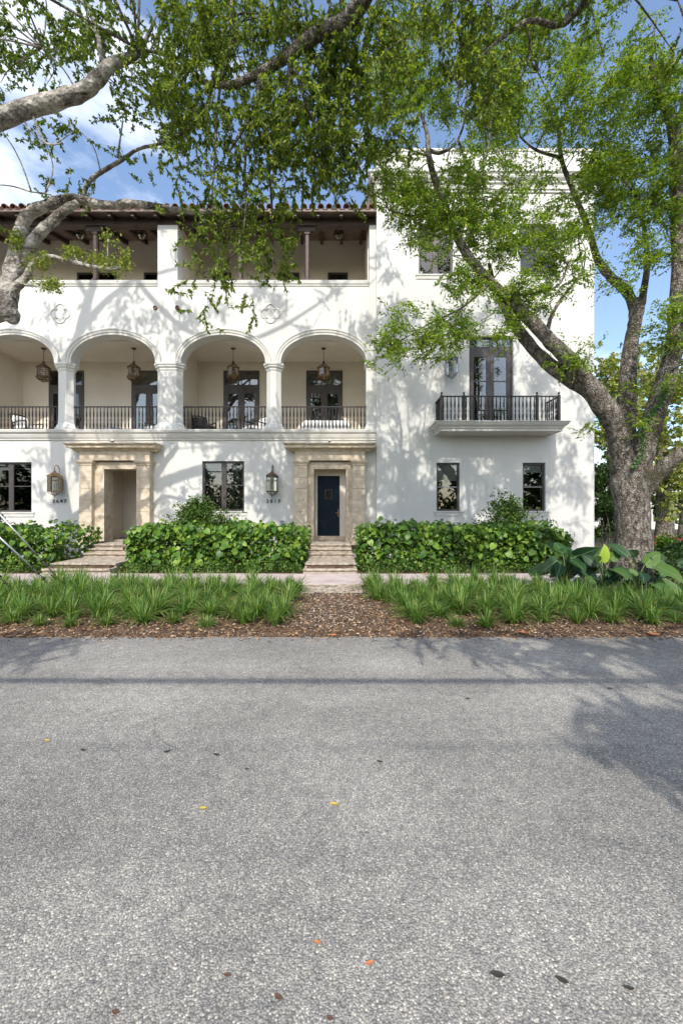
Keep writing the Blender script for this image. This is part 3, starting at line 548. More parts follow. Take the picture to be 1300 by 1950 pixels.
# house numbers
def number(txt, px, py):
    x = WX(px); z = WZ(py)
    for i, ch in enumerate(txt):
        cu = bpy.data.curves.new('digit', 'FONT'); cu.body = ch; cu.size = .2; cu.extrude = .012; cu.align_x = 'CENTER'; cu.align_y = 'CENTER'; cu.offset = .001
        o = bpy.data.objects.new('tmp', cu); COL.objects.link(o); bpy.context.view_layer.update()
        me = bpy.data.meshes.new_from_object(o.evaluated_get(bpy.context.evaluated_depsgraph_get())); bpy.data.objects.remove(o)
        me.materials.clear(); me.materials.append(M['iron']); me.name = 'digit'
        put('digit', me, H, Matrix.Translation((x+(i-(len(txt)-1)/2)*.158, YW-.035, z)) @ Matrix.Rotation(R(90), 4, 'X'))
number('2619', 520.5, 954.5); number('2647', 114, 954.5)
# ------------------------------------------------------------------ lanterns
def hexp(r, cx, cy, z, n=6, rot=0): return [(cx+r*math.cos(2*math.pi*i/n+rot), cy+r*math.sin(2*math.pi*i/n+rot), z) for i in range(n)]
def wall_lantern(px, py, Y0, label, met, out=.36):
    # px,py: centre of the glass body as seen, Y0: wall plane
    c = P(px, py, Y0-out); cx, cy, cz = c; L_ = empty('wall_lantern', (cx, Y0, cz), label, 'lantern', 'wall lanterns beside the portals')
    r = .235; z0, z1 = cz-.3, cz+.3; rot = R(30)
    b = MB()
    for z, t in ((z0,.018),(z0+.44,.01),(z1,.02)):
        hp = hexp(r, cx, cy, z, rot=rot); b.tube(hp+[hp[0]], t, 5, False)
    for (x, y, _) in hexp(r, cx, cy, 0, rot=rot): b.tube([(x,y,z0),(x,y,z1)], .014, 5, False)
    hp = hexp(r, cx, cy, z0, rot=rot)
    for k in range(6): b.tube([hp[k], (cx+(hp[k][0]-cx)*.75, cy+(hp[k][1]-cy)*.75, z0-.08), (cx+(hp[k][0]-cx)*.3, cy+(hp[k][1]-cy)*.3, z0-.15)], .011, 5)
    b.lathe([(.075,z0-.16),(.08,z0-.14),(.03,z0-.13)], cx, cy, 8); b.lathe([(.012,z0-.25),(.025,z0-.21),(.012,z0-.16)], cx, cy, 8)
    f = b.build('cage', met, L_)
    hq = hexp(r-.006, cx, cy, 0, rot=rot)
    for k in range(6):
        a, d = hq[k], hq[(k+1)%6]; MB().add([(a[0],a[1],z0+.02),(d[0],d[1],z0+.02),(d[0],d[1],z1-.02),(a[0],a[1],z1-.02)], [(0,1,2,3)]).build('pane', M['lampglass'], f)
    b = MB(); b.rings([hexp(r+.04,cx,cy,z1,rot=rot), hexp(r+.04,cx,cy,z1+.03,rot=rot), hexp(.1,cx,cy,z1+.15,rot=rot), hexp(.05,cx,cy,z1+.17,rot=rot), hexp(.045,cx,cy,z1+.22,rot=rot), hexp(.01,cx,cy,z1+.26,rot=rot)]); b.build('roof', met, L_)
    b = MB(); zt = z1+.26
    pts = [(cx, Y0-.03, cz-.05), (cx, Y0-.06, cz+.25), (cx, Y0-.1, zt+.08), (cx, Y0-.2, zt+.2), (cx, cy+.02, zt+.16), (cx, cy, zt)]
    b.tube([tuple(p) for p in bez([(*p,0) for p in pts], 5)] if False else [p[:3] for p in bez([(*p,0) for p in pts], 5)], .016, 6); b.build('arm', met, L_)
    b = MB(); b.prism(octo(cx-.09, cx+.09, 0, .6, .06), 0, .03); 
    b.v = [(x, Y0-.03+z, cz-.3+y) for x, y, z in b.v]; b.build('backplate', met, L_)
    b = MB(); b.lathe([(.03,z0-.12),(.03,z0+.06)], cx, cy, 8)
    for q in (-.05,.05): b.lathe([(.014,z0-.1),(.014,z0+.22),(.004,z0+.28)], cx+q, cy+.02, 6)
    b.build('candles', M['white'], L_); return L_
wall_lantern(518, 921.5, YW, 'bronze hexagonal wall lantern above the number 2619 by the blue door', M['bronze'])
wall_lantern(104, 921.5, YW, 'golden brass wall lantern beside the portal with the open porch', M['brass'])
wall_lantern(860, 697, YT, 'wall lantern beside the tower balcony doors, half hidden by leaves', M['porcelain'])
def hanging(px, label, Yh=17.95):
    cx, cy = WX(px, Yh), Yh; zc = ZC; L_ = empty('hanging_lantern', (cx, cy, zc), label, 'lantern', 'lanterns hanging in the arched loggia')
    b = MB(); b.lathe([(.1,zc),(.1,zc-.03),(.04,zc-.06),(.01,zc-.08)], cx, cy, 10); b.build('ceiling_rose', M['bronze'], L_)
    zt = WZ(688, Yh); b = MB(); b.tube([(cx,cy,zc-.06),(cx,cy,zt)], .012, 5); b.build('rod', M['bronze'], L_)
    h = zt-WZ(729, Yh); z = lambda t: zt-h*t; r = .29
    b = MB(); b.rings([hexp(.05,cx,cy,z(0),8), hexp(.06,cx,cy,z(.06),8), hexp(.03,cx,cy,z(.09),8), hexp(.1,cx,cy,z(.13),8), hexp(r*.86,cx,cy,z(.26),8), hexp(r,cx,cy,z(.29),8), hexp(r*.95,cx,cy,z(.33),8), hexp(r*.82,cx,cy,z(.35),8)]); b.build('cap', M['bronze'], L_)
    b = MB(); n = 16
    for i in range(8):
        x, y, _ = hexp(r*.8,cx,cy,0,8)[i]; b.tube([(x,y,z(.34)),(x,y,z(.7))], .013, 5, False)
    for t, k in ((.42,.8),(.52,.8),(.62,.8),(.7,.88),(.76,.98),(.8,.9)):
        hp = hexp(r*k,cx,cy,z(t),8); b.tube(hp+[hp[0]], .013 if t < .7 else .02, 5, False)
    for i in range(8):
        q = [(hexp(r*k,cx,cy,0,8)[i][0], hexp(r*k,cx,cy,0,8)[i][1], z(t)) for k, t in ((.9,.8),(.7,.86),(.35,.92),(.08,.94))]; b.tube(q, .012, 5)
    b.lathe([(.04,z(.93)),(.02,z(.96)),(.008,z(1.0))], cx, cy, 6); cg = b.build('cage', M['bronze'], L_)
    hq = hexp(r*.78,cx,cy,0,8)
    for k in range(8):
        a, d = hq[k], hq[(k+1)%8]; MB().add([(a[0],a[1],z(.35)),(d[0],d[1],z(.35)),(d[0],d[1],z(.7)),(a[0],a[1],z(.7))], [(0,1,2,3)]).build('pane', M['lampglass'], cg)
    b = MB(); b.lathe([(.09,z(.8)),(.09,z(.78)),(.02,z(.77)),(.02,z(.6)),(.03,z(.55)),(.004,z(.48))], cx, cy, 8); b.build('candle_holder', M['brass'], L_)
for px, t in ((83,'arch over the reclining wicker chairs'), (255,'arch above the portal with the open porch'), (444,'arch just right of the wide pier'), (616,'arch above the blue front door')):
    hanging(px, 'bronze birdcage lantern hanging in the ' + t)
for px, t in ((153,'by the post draped with small branches'), (270,'beside the white pier on its open-porch side'), (645,'next to the tower')):
    Yh = 17.6; x = WX(px, Yh); zt = ezs(Yh)-.02; L_ = empty('ceiling_lantern', (x, Yh, zt), 'small bell-shaped lantern under the wooden top-floor ceiling ' + t, 'lantern', 'lanterns under the eave ceiling')
    zb = WZ(457, Yh); h = zt-zb; b = MB(); b.lathe([(.09,zt),(.1,zt-.04),(.03,zt-.06),(.03,zt-h*.35),(.2,zt-h*.42),(.22,zt-h*.5)], x, Yh, 10); b.build('canopy', M['bronze'], L_)
    b = MB()
    for i in range(8):
        a = 2*math.pi*i/8; b.tube([(x+r_*math.cos(a), Yh+r_*math.sin(a), zt-h*t_) for r_, t_ in ((.21,.5),(.2,.72),(.12,.9),(.02,1))], .012, 5)
    b.build('cage', M['bronze'], L_)
    b = MB(); b.lathe([(.19,zt-h*.5),(.18,zt-h*.72),(.1,zt-h*.88),(.02,zt-h*.95)], x, Yh, 10); b.build('glass_bowl', M['lampglass'], L_)
for px, t in ((210,'portal with the open porch'), (627,'portal of the blue door')):
    x, z = WX(px, YW-.2), WZ(838)-.0; c = empty('security_camera', (x, YW-.1, z), 'tiny white dome camera under the belt course above the ' + t, 'camera', 'cameras under the belt course')
    b = MB(); b.lathe([(.05,z+.005),(.05,z-.03),(.045,z-.05)], x, YW-.06, 10); b.build('mount', M['white'], c)
    b = MB(); b.lathe([(.042,z-.05),(.035,z-.085),(.015,z-.1)], x, YW-.06, 10); b.build('dome', M['cable'], c)
# ------------------------------------------------------------------ furniture in the loggia
def lounge(x, y, rz, label, cush, sc=1):
    C = empty('lounge_chair', (x, y, ZF2), label, 'chair'); T = Matrix.Translation((x, y, ZF2)) @ Matrix.Rotation(R(rz), 4, 'Z') @ Matrix.Scale(sc, 4)
    def pc(name, m, fn):
        b = MB(); fn(b); b.v = [tuple(T @ Vector(v)) for v in b.v]; return b.build(name, m, C)
    def fr(b):
        b.box(-.35,.35,-.35,.4,.24,.3)
        for q in (-1,1): b.tube([(q*.36,-.35,.3),(q*.38,-.36,.6),(q*.38,.1,.62),(q*.36,.42,.58)], .028, 6); b.tube([(q*.36,.4,.28),(q*.34,.62,.98)], .03, 6)
        for k in range(5): b.tube([(-.3+.15*k,.42,.34),(-.3+.15*k,.6,.95)], .018, 5)
        b.tube([(-.34,.62,.98),(0,.65,1.02),(.34,.62,.98)], .03, 6)
    pc('frame', M['wicker'], fr)
    for q, w_ in ((-1,-.33),(1,-.33),(-1,.36),(1,.36)): pc('leg', M['wicker'], lambda b: b.tube([(q*.33,w_,.3),(q*.35,w_,0)], .028, 6))
    pc('seat_cushion', cush, lambda b: b.rings([[(-.33,-.37,.3),(.33,-.37,.3),(.33,.36,.3),(-.33,.36,.3)],[(-.35,-.39,.35),(.35,-.39,.35),(.35,.38,.35),(-.35,.38,.35)],[(-.34,-.38,.42),(.34,-.38,.42),(.34,.38,.42),(-.34,.38,.42)],[(-.28,-.3,.45),(.28,-.3,.45),(.28,.3,.45),(-.28,.3,.45)]]))
    pc('back_cushion', cush, lambda b: b.rings([[(-.3,.3,.44),(.3,.3,.44),(.3,.42,.44),(-.3,.42,.44)],[(-.32,.33,.6),(.32,.33,.6),(.32,.5,.62),(-.32,.5,.62)],[(-.31,.42,.85),(.31,.42,.85),(.31,.58,.87),(-.31,.58,.87)],[(-.24,.5,.93),(.24,.5,.93),(.24,.58,.93),(-.24,.58,.93)]]))
lounge(-13.9, 18.2, 75, 'dark wicker chair with white cushions in the bay over the left-hand window', M['white'])
lounge(-12.6, 18.5, -80, 'black wicker chair with dark cushion facing the white-cushioned one', M['wicker'])
lounge(-8.2, 18.3, -20, 'chair with white cushions beside the wide pier above the open porch', M['white'])
lounge(-6.1, 18.2, 40, 'dark chair right of the wide pier, behind the railing', M['wicker'])
lounge(-3.9, 18.3, -50, 'chair with pale cushion behind the railing, beside a glazed door', M['white'])
S_ = empty('sofa', (-.75, 18.2, ZF2), 'low white sofa behind the railing above the blue front door', 'sofa')
def sb(name, m, *a):
    x0,x1,y0,y1,z0,z1 = a; e = .05; b = MB(); b.rings([[(x0+e,y0+e,z0),(x1-e,y0+e,z0),(x1-e,y1-e,z0),(x0+e,y1-e,z0)],[(x0,y0,z0+e),(x1,y0,z0+e),(x1,y1,z0+e),(x0,y1,z0+e)],[(x0,y0,z1-e),(x1,y0,z1-e),(x1,y1,z1-e),(x0,y1,z1-e)],[(x0+e,y0+e,z1),(x1-e,y0+e,z1),(x1-e,y1-e,z1),(x0+e,y1-e,z1)]]); b.build(name, m, S_)
sb('base', M['white'], -1.7,.35,17.85,18.6,ZF2+.06,ZF2+.28); sb('backrest', M['white'], -1.65,.3,17.72,17.9,ZF2+.06,ZF2+.62); sb('armrest', M['white'], -1.72,-1.54,17.75,18.62,ZF2+.05,ZF2+.5); sb('armrest', M['white'], .2,.38,17.75,18.62,ZF2+.05,ZF2+.5)
sb('seat_cushion', M['white'], -1.52,-.68,17.92,18.6,ZF2+.29,ZF2+.42); sb('seat_cushion', M['white'], -.66,.18,17.92,18.6,ZF2+.29,ZF2+.42)
for x_ in (-1.6,.25):
    for y_ in (17.85,18.5): b = MB(); b.lathe([(.03,ZF2),(.035,ZF2+.07)], x_, y_, 8); b.build('leg', M['wicker'], S_)
for px, s, t in ((208,1,'taller grey planter behind the railing above the open porch'), (222,.85,'squat slate-blue planter beside the taller grey one')):
    x, y = WX(px, 18.6), 18.6; Pt = empty('planter', (x, y, ZF2), t, 'planter'); b = MB()
    b.lathe([(.14*s,ZF2),(.2*s,ZF2+.08),(.24*s,ZF2+.35*s),(.23*s,ZF2+.46*s),(.25*s,ZF2+.48*s),(.25*s,ZF2+.52*s),(.21*s,ZF2+.52*s),(.2*s,ZF2+.44*s)], x, y, 14); b.build('pot', M['navy'] if s < 1 else M['porcelain'], Pt)
    b = MB(); b.lathe([(.2*s,ZF2+.44*s),(.01,ZF2+.455*s)], x, y, 12); b.build('soil', M['soil'], Pt)
# ------------------------------------------------------------------ foliage tools
def nrm(a): return a/np.maximum(np.linalg.norm(a, axis=1, keepdims=True), 1e-6)
def leaf_mesh(name, base, d, length, wid, m, fold=.18, curl=.15, hexa=False):
    n = len(base); d = nrm(d); up = rng.normal(size=(n,3))*.55 + np.array([0,0,1.]); s = nrm(np.cross(d, up)); nn = np.cross(s, d)
    Ln = length[:,None]; Wd = wid[:,None]
    mid = base + d*Ln*.45 + nn*Ln*curl*.4; tip = base + d*Ln - nn*Ln*curl*.5
    if hexa:
        m2 = base + d*Ln*.72 + nn*Ln*curl*.25
        v = np.stack([base, mid+s*Wd+nn*Wd*fold, m2+s*Wd*.72+nn*Wd*fold, tip, m2-s*Wd*.72+nn*Wd*fold, mid-s*Wd+nn*Wd*fold, mid*.5+m2*.5], 1).reshape(-1,3); k = 7
        tri = np.array([[0,1,6],[1,2,6],[2,3,6],[3,4,6],[4,5,6],[5,0,6]])
    else:
        v = np.stack([base, mid+s*Wd+nn*Wd*fold, tip, mid-s*Wd+nn*Wd*fold], 1).reshape(-1,3); k = 4; tri = np.array([[0,1,2],[0,2,3]])
    f = (tri[None] + (np.arange(n)*k)[:,None,None]).reshape(-1,3)
    me = bpy.data.meshes.new(name); me.vertices.add(len(v)); me.vertices.foreach_set('co', v.astype(np.float32).ravel()); me.loops.add(f.size); me.polygons.add(len(f))
    me.loops.foreach_set('vertex_index', f.astype(np.int32).ravel()); me.polygons.foreach_set('loop_start', np.arange(0, f.size, 3, dtype=np.int32)); me.polygons.foreach_set('loop_total', np.full(len(f), 3, dtype=np.int32))
    me.materials.append(m); me.update(calc_edges=True); me.validate(); return me
def twig_mesh(name, A, B, r, m):
    n = len(A); d = nrm(B-A); s = nrm(np.cross(d, np.array([.3,.2,1.]))); u = np.cross(d, s); r = r[:,None]
    ring = [s*r, (-.5*s+.87*u)*r, (-.5*s-.87*u)*r]
    v = np.stack([A+ring[0],A+ring[1],A+ring[2],B+ring[0]*.5,B+ring[1]*.5,B+ring[2]*.5],1).reshape(-1,3)
    q = np.array([[0,1,4,3],[1,2,5,4],[2,0,3,5]]); f = (q[None]+(np.arange(n)*6)[:,None,None]).reshape(-1,4)
    me = bpy.data.meshes.new(name); me.vertices.add(len(v)); me.vertices.foreach_set('co', v.astype(np.float32).ravel()); me.loops.add(f.size); me.polygons.add(len(f))
    me.loops.foreach_set('vertex_index', f.astype(np.int32).ravel()); me.polygons.foreach_set('loop_start', np.arange(0,f.size,4,dtype=np.int32)); me.polygons.foreach_set('loop_total', np.full(len(f),4,dtype=np.int32))
    me.materials.append(m); me.update(calc_edges=True); return me
def limb(b, ctrl, n=5, seg=10, jit=.18, seed=0):
    # ctrl: (px,py,Y,width px) seen from the street; gives a tapering limb
    pts = [(*P(px,py,Y), .5*wd*Y/F*LS) for px, py, Y, wd in ctrl]; q = bez(pts, n)
    b.tube([p[:3] for p in q], [max(.006, p[3]) for p in q], seg, True, jit, seed); return [np.array(p[:3]) for p in q]
def blobs_to_sprays(blobs, sub, spread):
    cs = []; subs = []
    for px, py, rx, ry, Y, dY, n in blobs:
        k = max(1, n//sub)
        for _ in range(k):
            while True:
                u = rng.uniform(-1,1,3)
                if u@u <= 1: break
            c = np.array(P(px+rx*u[0], py+ry*u[1], Y+dY*u[2])); subs.append(c)
            m_ = int(rng.integers(max(1,sub//2), sub+sub//2+1)); cs.append(c + rng.normal(size=(m_,3))*spread*np.array([1,1,.8]))
    return np.concatenate(cs), np.array(subs)
def crown(tree, name, sprays, nl, ll, lw, m, droop, twl=.45, feather=False, bark_m=None, hexa=False):
    n = len(sprays); a = nrm(rng.normal(size=(n,3))*np.array([1,1,.6]) + np.array([0,0,-droop])); tl = twl*rng.uniform(.6,1.3,n)
    A = sprays - a*tl[:,None]*.5; B = sprays + a*tl[:,None]*.5
    t = rng.uniform(.05,1.05,(n,nl)); base = A[:,None,:] + a[:,None,:]*(t*tl[:,None])[:,:,None]
    if feather:
        s = nrm(np.cross(a, np.array([0,0,1.])+rng.normal(size=(n,3))*.3)); sg = np.where(np.arange(nl)%2, 1, -1)[None,:,None]
        t = np.repeat(np.linspace(.1,1,nl)[None], n, 0); k = 3; sub = (np.arange(nl)%k)-1
        sw_ = nrm(np.cross(a, s)); fan = (sub[None,:,None])*(s[:,None,:]*.55+sw_[:,None,:]*.25)
        ax = a[:,None,:]+fan; base = A[:,None,:]+ax*(t*tl[:,None])[:,:,None]
        d = ax*.7 + s[:,None,:]*sg*.8 + rng.normal(size=(n,nl,3))*.25
    else: d = a[:,None,:]*.7 + rng.normal(size=(n,nl,3))*.75 + np.array([0,0,-droop*.6])
    base = base.reshape(-1,3); N_ = len(base)
    o = put(name, leaf_mesh(name, base, d.reshape(-1,3), ll*rng.uniform(.65,1.25,N_), lw*rng.uniform(.75,1.2,N_), m, hexa=hexa), tree); tag(o, kind='stuff')
    tw_ = put('twigs', twig_mesh('twigs', A, B, np.full(n,.006), bark_m), tree); tag(tw_, kind='stuff'); return o
def branches(b, subs, skel, rmax=.03, frac=1.0, maxd=4.0):
    sk = np.array(skel)
    for c in subs:
        if rng.random() > frac: continue
        d = np.linalg.norm(sk-c, axis=1); w_ = d + np.maximum(0, sk[:,2]-c[2]-1.0)*.3; i = int(np.argmin(w_))
        if d[i] > maxd or d[i] < .1: continue
        a = sk[i]; mid = (a+c)/2 + np.array([0,0,.12*d[i]]) + rng.normal(size=3)*.08*d[i]; r = min(rmax, .008+.009*d[i])
        q = bez([(*a,r),(*mid,r*.7),(*c,.006)], 4); b.tube([p[:3] for p in q], [max(.004,p[3]) for p in q], 5)
# ------------------------------------------------------------------ trees
LS = 1
def auto(bl, dens): return [(px,py,rx,ry,Y,dY,max(4,int(rx*ry*dens*k))) for px,py,rx,ry,Y,dY,k in bl]
def remesh(o, v): 
    md = o.modifiers.new('fuse', 'REMESH'); md.mode = 'VOXEL'; md.voxel_size = v; md.use_smooth_shade = True; sm = o.modifiers.new('soften', 'SMOOTH'); sm.factor = .5; sm.iterations = 5
# right-hand tree with the forked trunk
T1 = empty('shade_tree', (7.0, 9.9, .1), 'large forked tree with feathery bright green leaves and rough trunk before the tower', 'tree')
b = MB(); sk = []; LS = .78
def trunkbase(b, cx, cy, z0, r, lobes=7, h=1.0, seed=3):
    rr = []
    for z, k in ((-.15,1.5),(0,1.38),(.15,1.22),(.4,1.09),(.8,1.02),(h,1.0)):
        ring = []
        for i in range(28):
            a = 2*math.pi*i/28; q = 1+(k-1)*(.55+.9*max(0, noise.noise((math.cos(a)*1.7+seed, math.sin(a)*1.7, z*.4))+.3)); q *= 1+.05*noise.noise((math.cos(a)*3, math.sin(a)*3, z*2+seed))
            ring.append((cx+r*q*math.cos(a), cy+r*q*math.sin(a), z0+z))
        rr.append(ring)
    b.rings(rr, smooth=True)
trunkbase(b, 7.0, 9.9, .08, .43)
sk += limb(b, [(1203,1080,9.9,84),(1203,1010,9.9,78),(1201,950,9.9,80),(1198,905,9.9,80),(1196,875,9.95,60)], 5, 24, .2, 1)
sk += limb(b, [(1201,985,9.9,30),(1194,925,9.88,52),(1179,850,9.75,48),(1164,800,9.6,52),(1138,757,9.5,50),(1098,702,9.4,38),(1050,652,9.3,34),(1002,602,9.2,30),(957,560,9.2,25),(905,505,9.2,22),(872,455,9.3,20),(850,400,9.4,18),(826,335,9.6,16),(815,290,9.8,14),(812,250,10,11),(795,200,10.2,8),(770,150,10.4,5)], 5, 16, .22, 2)
sk += limb(b, [(1170,800,9.7,44),(1125,748,9.7,40),(1070,712,9.7,34),(1022,672,9.8,30),(985,625,9.9,26),(962,588,10,20),(945,555,10.1,14),(930,500,10.2,9)], 5, 14, .22, 3)
sk += limb(b, [(1202,980,9.95,30),(1199,910,10.05,44),(1194,830,10.15,40),(1193,760,10.2,38),(1197,690,10.25,35),(1205,635,10.3,30),(1208,590,10.35,25),(1192,555,10.4,22),(1158,523,10.5,20),(1136,490,10.6,17),(1118,430,10.7,14),(1090,360,10.8,12),(1068,300,10.9,11),(1063,235,11,9),(1045,180,11,6),(1020,130,11,4)], 5, 14, .2, 4)
sk += limb(b, [(1202,660,10.3,24),(1216,600,10.3,20),(1224,560,10.3,17),(1232,500,10.3,14),(1225,430,10.4,10),(1200,340,10.6,7)], 5, 10, .2, 5)
sk += limb(b, [(1204,985,9.9,30),(1212,920,9.87,50),(1234,830,9.7,46),(1258,750,9.6,44),(1282,665,9.5,40),(1293,560,9.4,36),(1292,430,9.4,34),(1288,320,9.4,30),(1280,235,9.4,24),(1255,180,9.5,16),(1240,110,9.6,10),(1250,30,9.7,6)], 5, 16, .22, 6)
sk += limb(b, [(1204,1000,9.9,30),(1222,945,9.8,40),(1262,892,9.6,36),(1300,862,9.4,32),(1350,835,9.2,28),(1430,760,9,20),(1480,650,8.8,12)], 5, 14, .2, 7)
sk += limb(b, [(1282,270,9.4,20),(1300,200,9.2,14),(1320,100,9,10),(1290,0,9,6)], 4, 8, .2, 8)
thick = b.build('trunk', M['bark'], T1); remesh(thick, .03)
b = MB()
for c in ([(815,285,9.8,10),(840,290,9.8,8),(868,270,9.8,6),(885,225,9.9,5),(890,160,10,4)], [(1064,235,11,8),(1085,205,10.9,6),(1110,165,10.8,5),(1150,110,10.7,4)], [(960,560,9.2,11),(1000,560,9.1,8),(1060,545,9.1,6),(1080,505,9.2,4)], [(930,540,9.2,9),(880,585,9,6),(820,615,8.9,4),(760,650,8.8,3)], [(1040,640,9.3,12),(1050,600,9.4,9),(1075,560,9.6,7),(1110,520,9.9,4)], [(868,450,9.3,9),(900,380,9.5,7),(925,300,9.8,5),(935,230,10,4)], [(1290,400,9.4,10),(1220,380,9.5,7),(1180,330,9.7,4)], [(1068,300,10.9,8),(1020,285,10.8,6),(990,260,10.7,4)], [(845,390,9.4,8),(790,410,9.3,5),(740,400,9.2,3)]):
    sk += limb(b, c, 5, 7, .15, 9)
bl1 = auto([(760,300,55,80,10,.7,.9),(790,390,70,60,9.4,.7,1),(900,430,110,60,9.3,.7,1.25),(870,330,90,70,10,.8,.7),(975,455,90,50,9.5,.7,1.2),(920,535,90,40,9.1,.5,1.2),(800,625,80,36,8.9,.5,1.1),(735,662,34,38,8.8,.4,1),(860,650,60,36,9.1,.5,1.2),(985,590,60,40,9.1,.5,.8),(1070,530,45,36,9.3,.4,.9),
 (1080,420,60,60,10,.7,1),(1100,330,80,80,10.4,.8,.8),(1000,345,60,60,10.4,.7,.5),(1180,330,80,90,10,.8,1),(1240,430,55,80,9.5,.7,1.1),(1215,525,45,45,9.6,.5,1),(1270,620,36,60,9.1,.5,1.2),(1150,180,110,90,10.4,.9,.75),(1000,180,100,90,10.5,.9,.75),(900,230,70,70,10.5,.8,.8),
 (1060,80,100,60,10.6,.9,.8),(1230,150,70,90,9.8,.8,.8),(780,80,70,70,10.5,.8,1),(820,180,80,80,10.5,.8,.9),(740,180,40,70,10.4,.6,.9),(950,60,90,60,10.6,.8,.8),(1260,290,40,80,9.5,.6,.9),(960,620,40,20,9.1,.2,1.2),(1060,690,40,14,9.2,.2,.7),(1195,752,24,12,9.5,.15,1.6),(1185,815,22,9,9.5,.15,1.6),(1130,810,16,30,9.4,.15,.6),(1115,665,22,26,9.3,.15,.7),(1275,730,22,30,9.3,.2,.8),
 (1130,-60,160,60,9.5,1.5,.5),(900,-60,160,60,9.5,1.5,.5),(1330,300,60,200,9,1.2,.5),(1380,600,60,160,9,1.2,.4)], .0215)
sp, subs = blobs_to_sprays(bl1, 9, .19)
branches(b, subs, sk, .022, .55, 3.5); tag(b.build('branches', M['bark'], T1), kind='stuff')
crown(T1, 'crown', sp, 33, .095, .02, M['lf_feather'], .35, .42, True, M['bark'])
iv = tag(put('ivy_vine', leaf_mesh('ivy_vine', *(lambda n: (np.array([np.array(P(1203+70*t**1.0*.85+rng.normal()*3.5+ (8*math.sin(t*9)), 892-160*t, 9.42-.12*t))+rng.normal(size=3)*.012 for t in rng.uniform(0,1,n)]), rng.normal(size=(n,3))*.5+np.array([0,-.3,-.7]), np.full(n,.055), np.full(n,.024)))(420), M['lf_ivy'], hexa=True)), 'thin green vine of small leaves climbing the forked trunk', 'vine')
# left-hand tree: trunk stands left of the view, limbs reach across the facade
T2 = empty('spreading_tree', (-11.6, 9.6, .1), 'spreading tree with pale grey limbs crossing before the tiled eave', 'tree')
b = MB(); sk = []; LS = .72
trunkbase(b, -11.6, 9.6, .08, .55, seed=8)
q = bez([(-11.6,9.6,.6,.55),(-11.5,9.6,2.5,.5),(-11.3,9.7,4.2,.47),(-11.0,9.8,5.6,.46)], 5); b.tube([p[:3] for p in q], [p[3] for p in q], 22, True, .15, 4); sk += [p[:3] for p in q]
sk += limb(b, [(-230,680,9.8,66),(-120,640,10,60),(-40,606,10.3,60),(4,580,10.5,56),(20,540,10.6,46),(30,480,10.7,36),(42,430,10.8,31),(62,402,10.8,28),(98,388,10.8,27),(135,378,10.9,24),(170,384,11,21),(212,391,11,20),(243,386,11,19),(290,392,11,17),(333,398,11,15),(372,404,11.1,10),(410,402,11.2,6)], 5, 14, .25, 11)
sk += limb(b, [(-10,560,10.4,60),(8,585,10.45,62),(18,606,10.5,44),(16,614,10.5,18)], 4, 12, .3, 12)
sk += limb(b, [(24,520,10.6,34),(48,486,10.6,30),(70,450,10.6,27),(98,422,10.7,25),(126,398,10.75,22),(148,386,10.85,18)], 5, 12, .22, 13)
sk += limb(b, [(20,556,10.5,26),(50,528,10.45,20),(62,502,10.4,18),(90,488,10.4,14),(130,496,10.4,12),(170,506,10.4,12),(205,512,10.4,12),(240,508,10.4,9)], 5, 9, .25, 14)
sk += limb(b, [(-320,420,9.2,56),(-180,290,9,50),(-60,244,8.9,47),(0,226,8.9,45),(60,203,8.9,42),(120,187,8.9,40),(160,172,8.9,38),(190,145,8.9,34),(212,122,8.9,30),(248,108,8.9,24),(268,92,8.9,16),(285,60,8.9,9),(300,20,8.9,6)], 5, 14, .2, 15)
q = bez([(-11.0,9.8,5.4,.42),(-11.4,9.5,6.9,.4),(*P(-320,420,9.2),.36)], 5); b.tube([p[:3] for p in q], [p[3] for p in q], 16, True, .15, 5); sk += [p[:3] for p in q]
sk += limb(b, [(198,140,8.9,18),(194,110,8.9,16),(187,70,8.8,14),(178,38,8.8,11),(160,10,8.7,8),(140,-60,8.6,5)], 4, 9, .2, 16)
sk += limb(b, [(158,376,10.9,10),(166,352,10.9,12),(182,334,10.9,12),(208,318,10.9,12),(232,304,10.9,11),(262,284,10.8,9),(300,274,10.7,9),(340,264,10.6,8),(375,240,10.4,6),(400,205,10.2,5),(412,160,10,4)], 5, 9, .2, 17)
def ray(px, py, Y): c = Vector((WX(px),YW,WZ(py))); return c - SUN*((YW-Y)/SUN.y)
for ctl in ([(-11.0,9.8,5.4,.36),(-11.7,9.5,8.5,.33),(-12.0,9.2,11.5,.3),(*ray(118,715,9),.26),(*ray(145,655,8.9),.22),(*ray(160,600,8.8),.19),(*ray(178,545,8.7),.15),(*ray(215,470,8.5),.1),(*ray(280,400,8.2),.05)],
        [(*ray(152,630,8.9),.15),(*ray(190,585,8.7),.12),(*ray(240,545,8.5),.09),(*ray(320,515,8.3),.06),(*ray(420,500,8),.03)], [(*ray(170,570,8.8),.11),(*ray(140,520,8.6),.08),(*ray(120,460,8.4),.05)],
        [(*ray(215,480,8.5),.1),(*ray(330,610,7.9),.09),(*ray(430,655,7.8),.085),(*ray(520,630,7.7),.075),(*ray(580,595,7.6),.06),(*ray(640,555,7.5),.04),(*ray(690,520,7.4),.02)]):
    q = bez(ctl, 5); b.tube([p[:3] for p in q], [max(.01,p[3]) for p in q], 12, True, .18, 31); sk += [p[:3] for p in q]
tk = b.build('trunk', M['palebark'], T2); remesh(tk, .025)
b = MB()
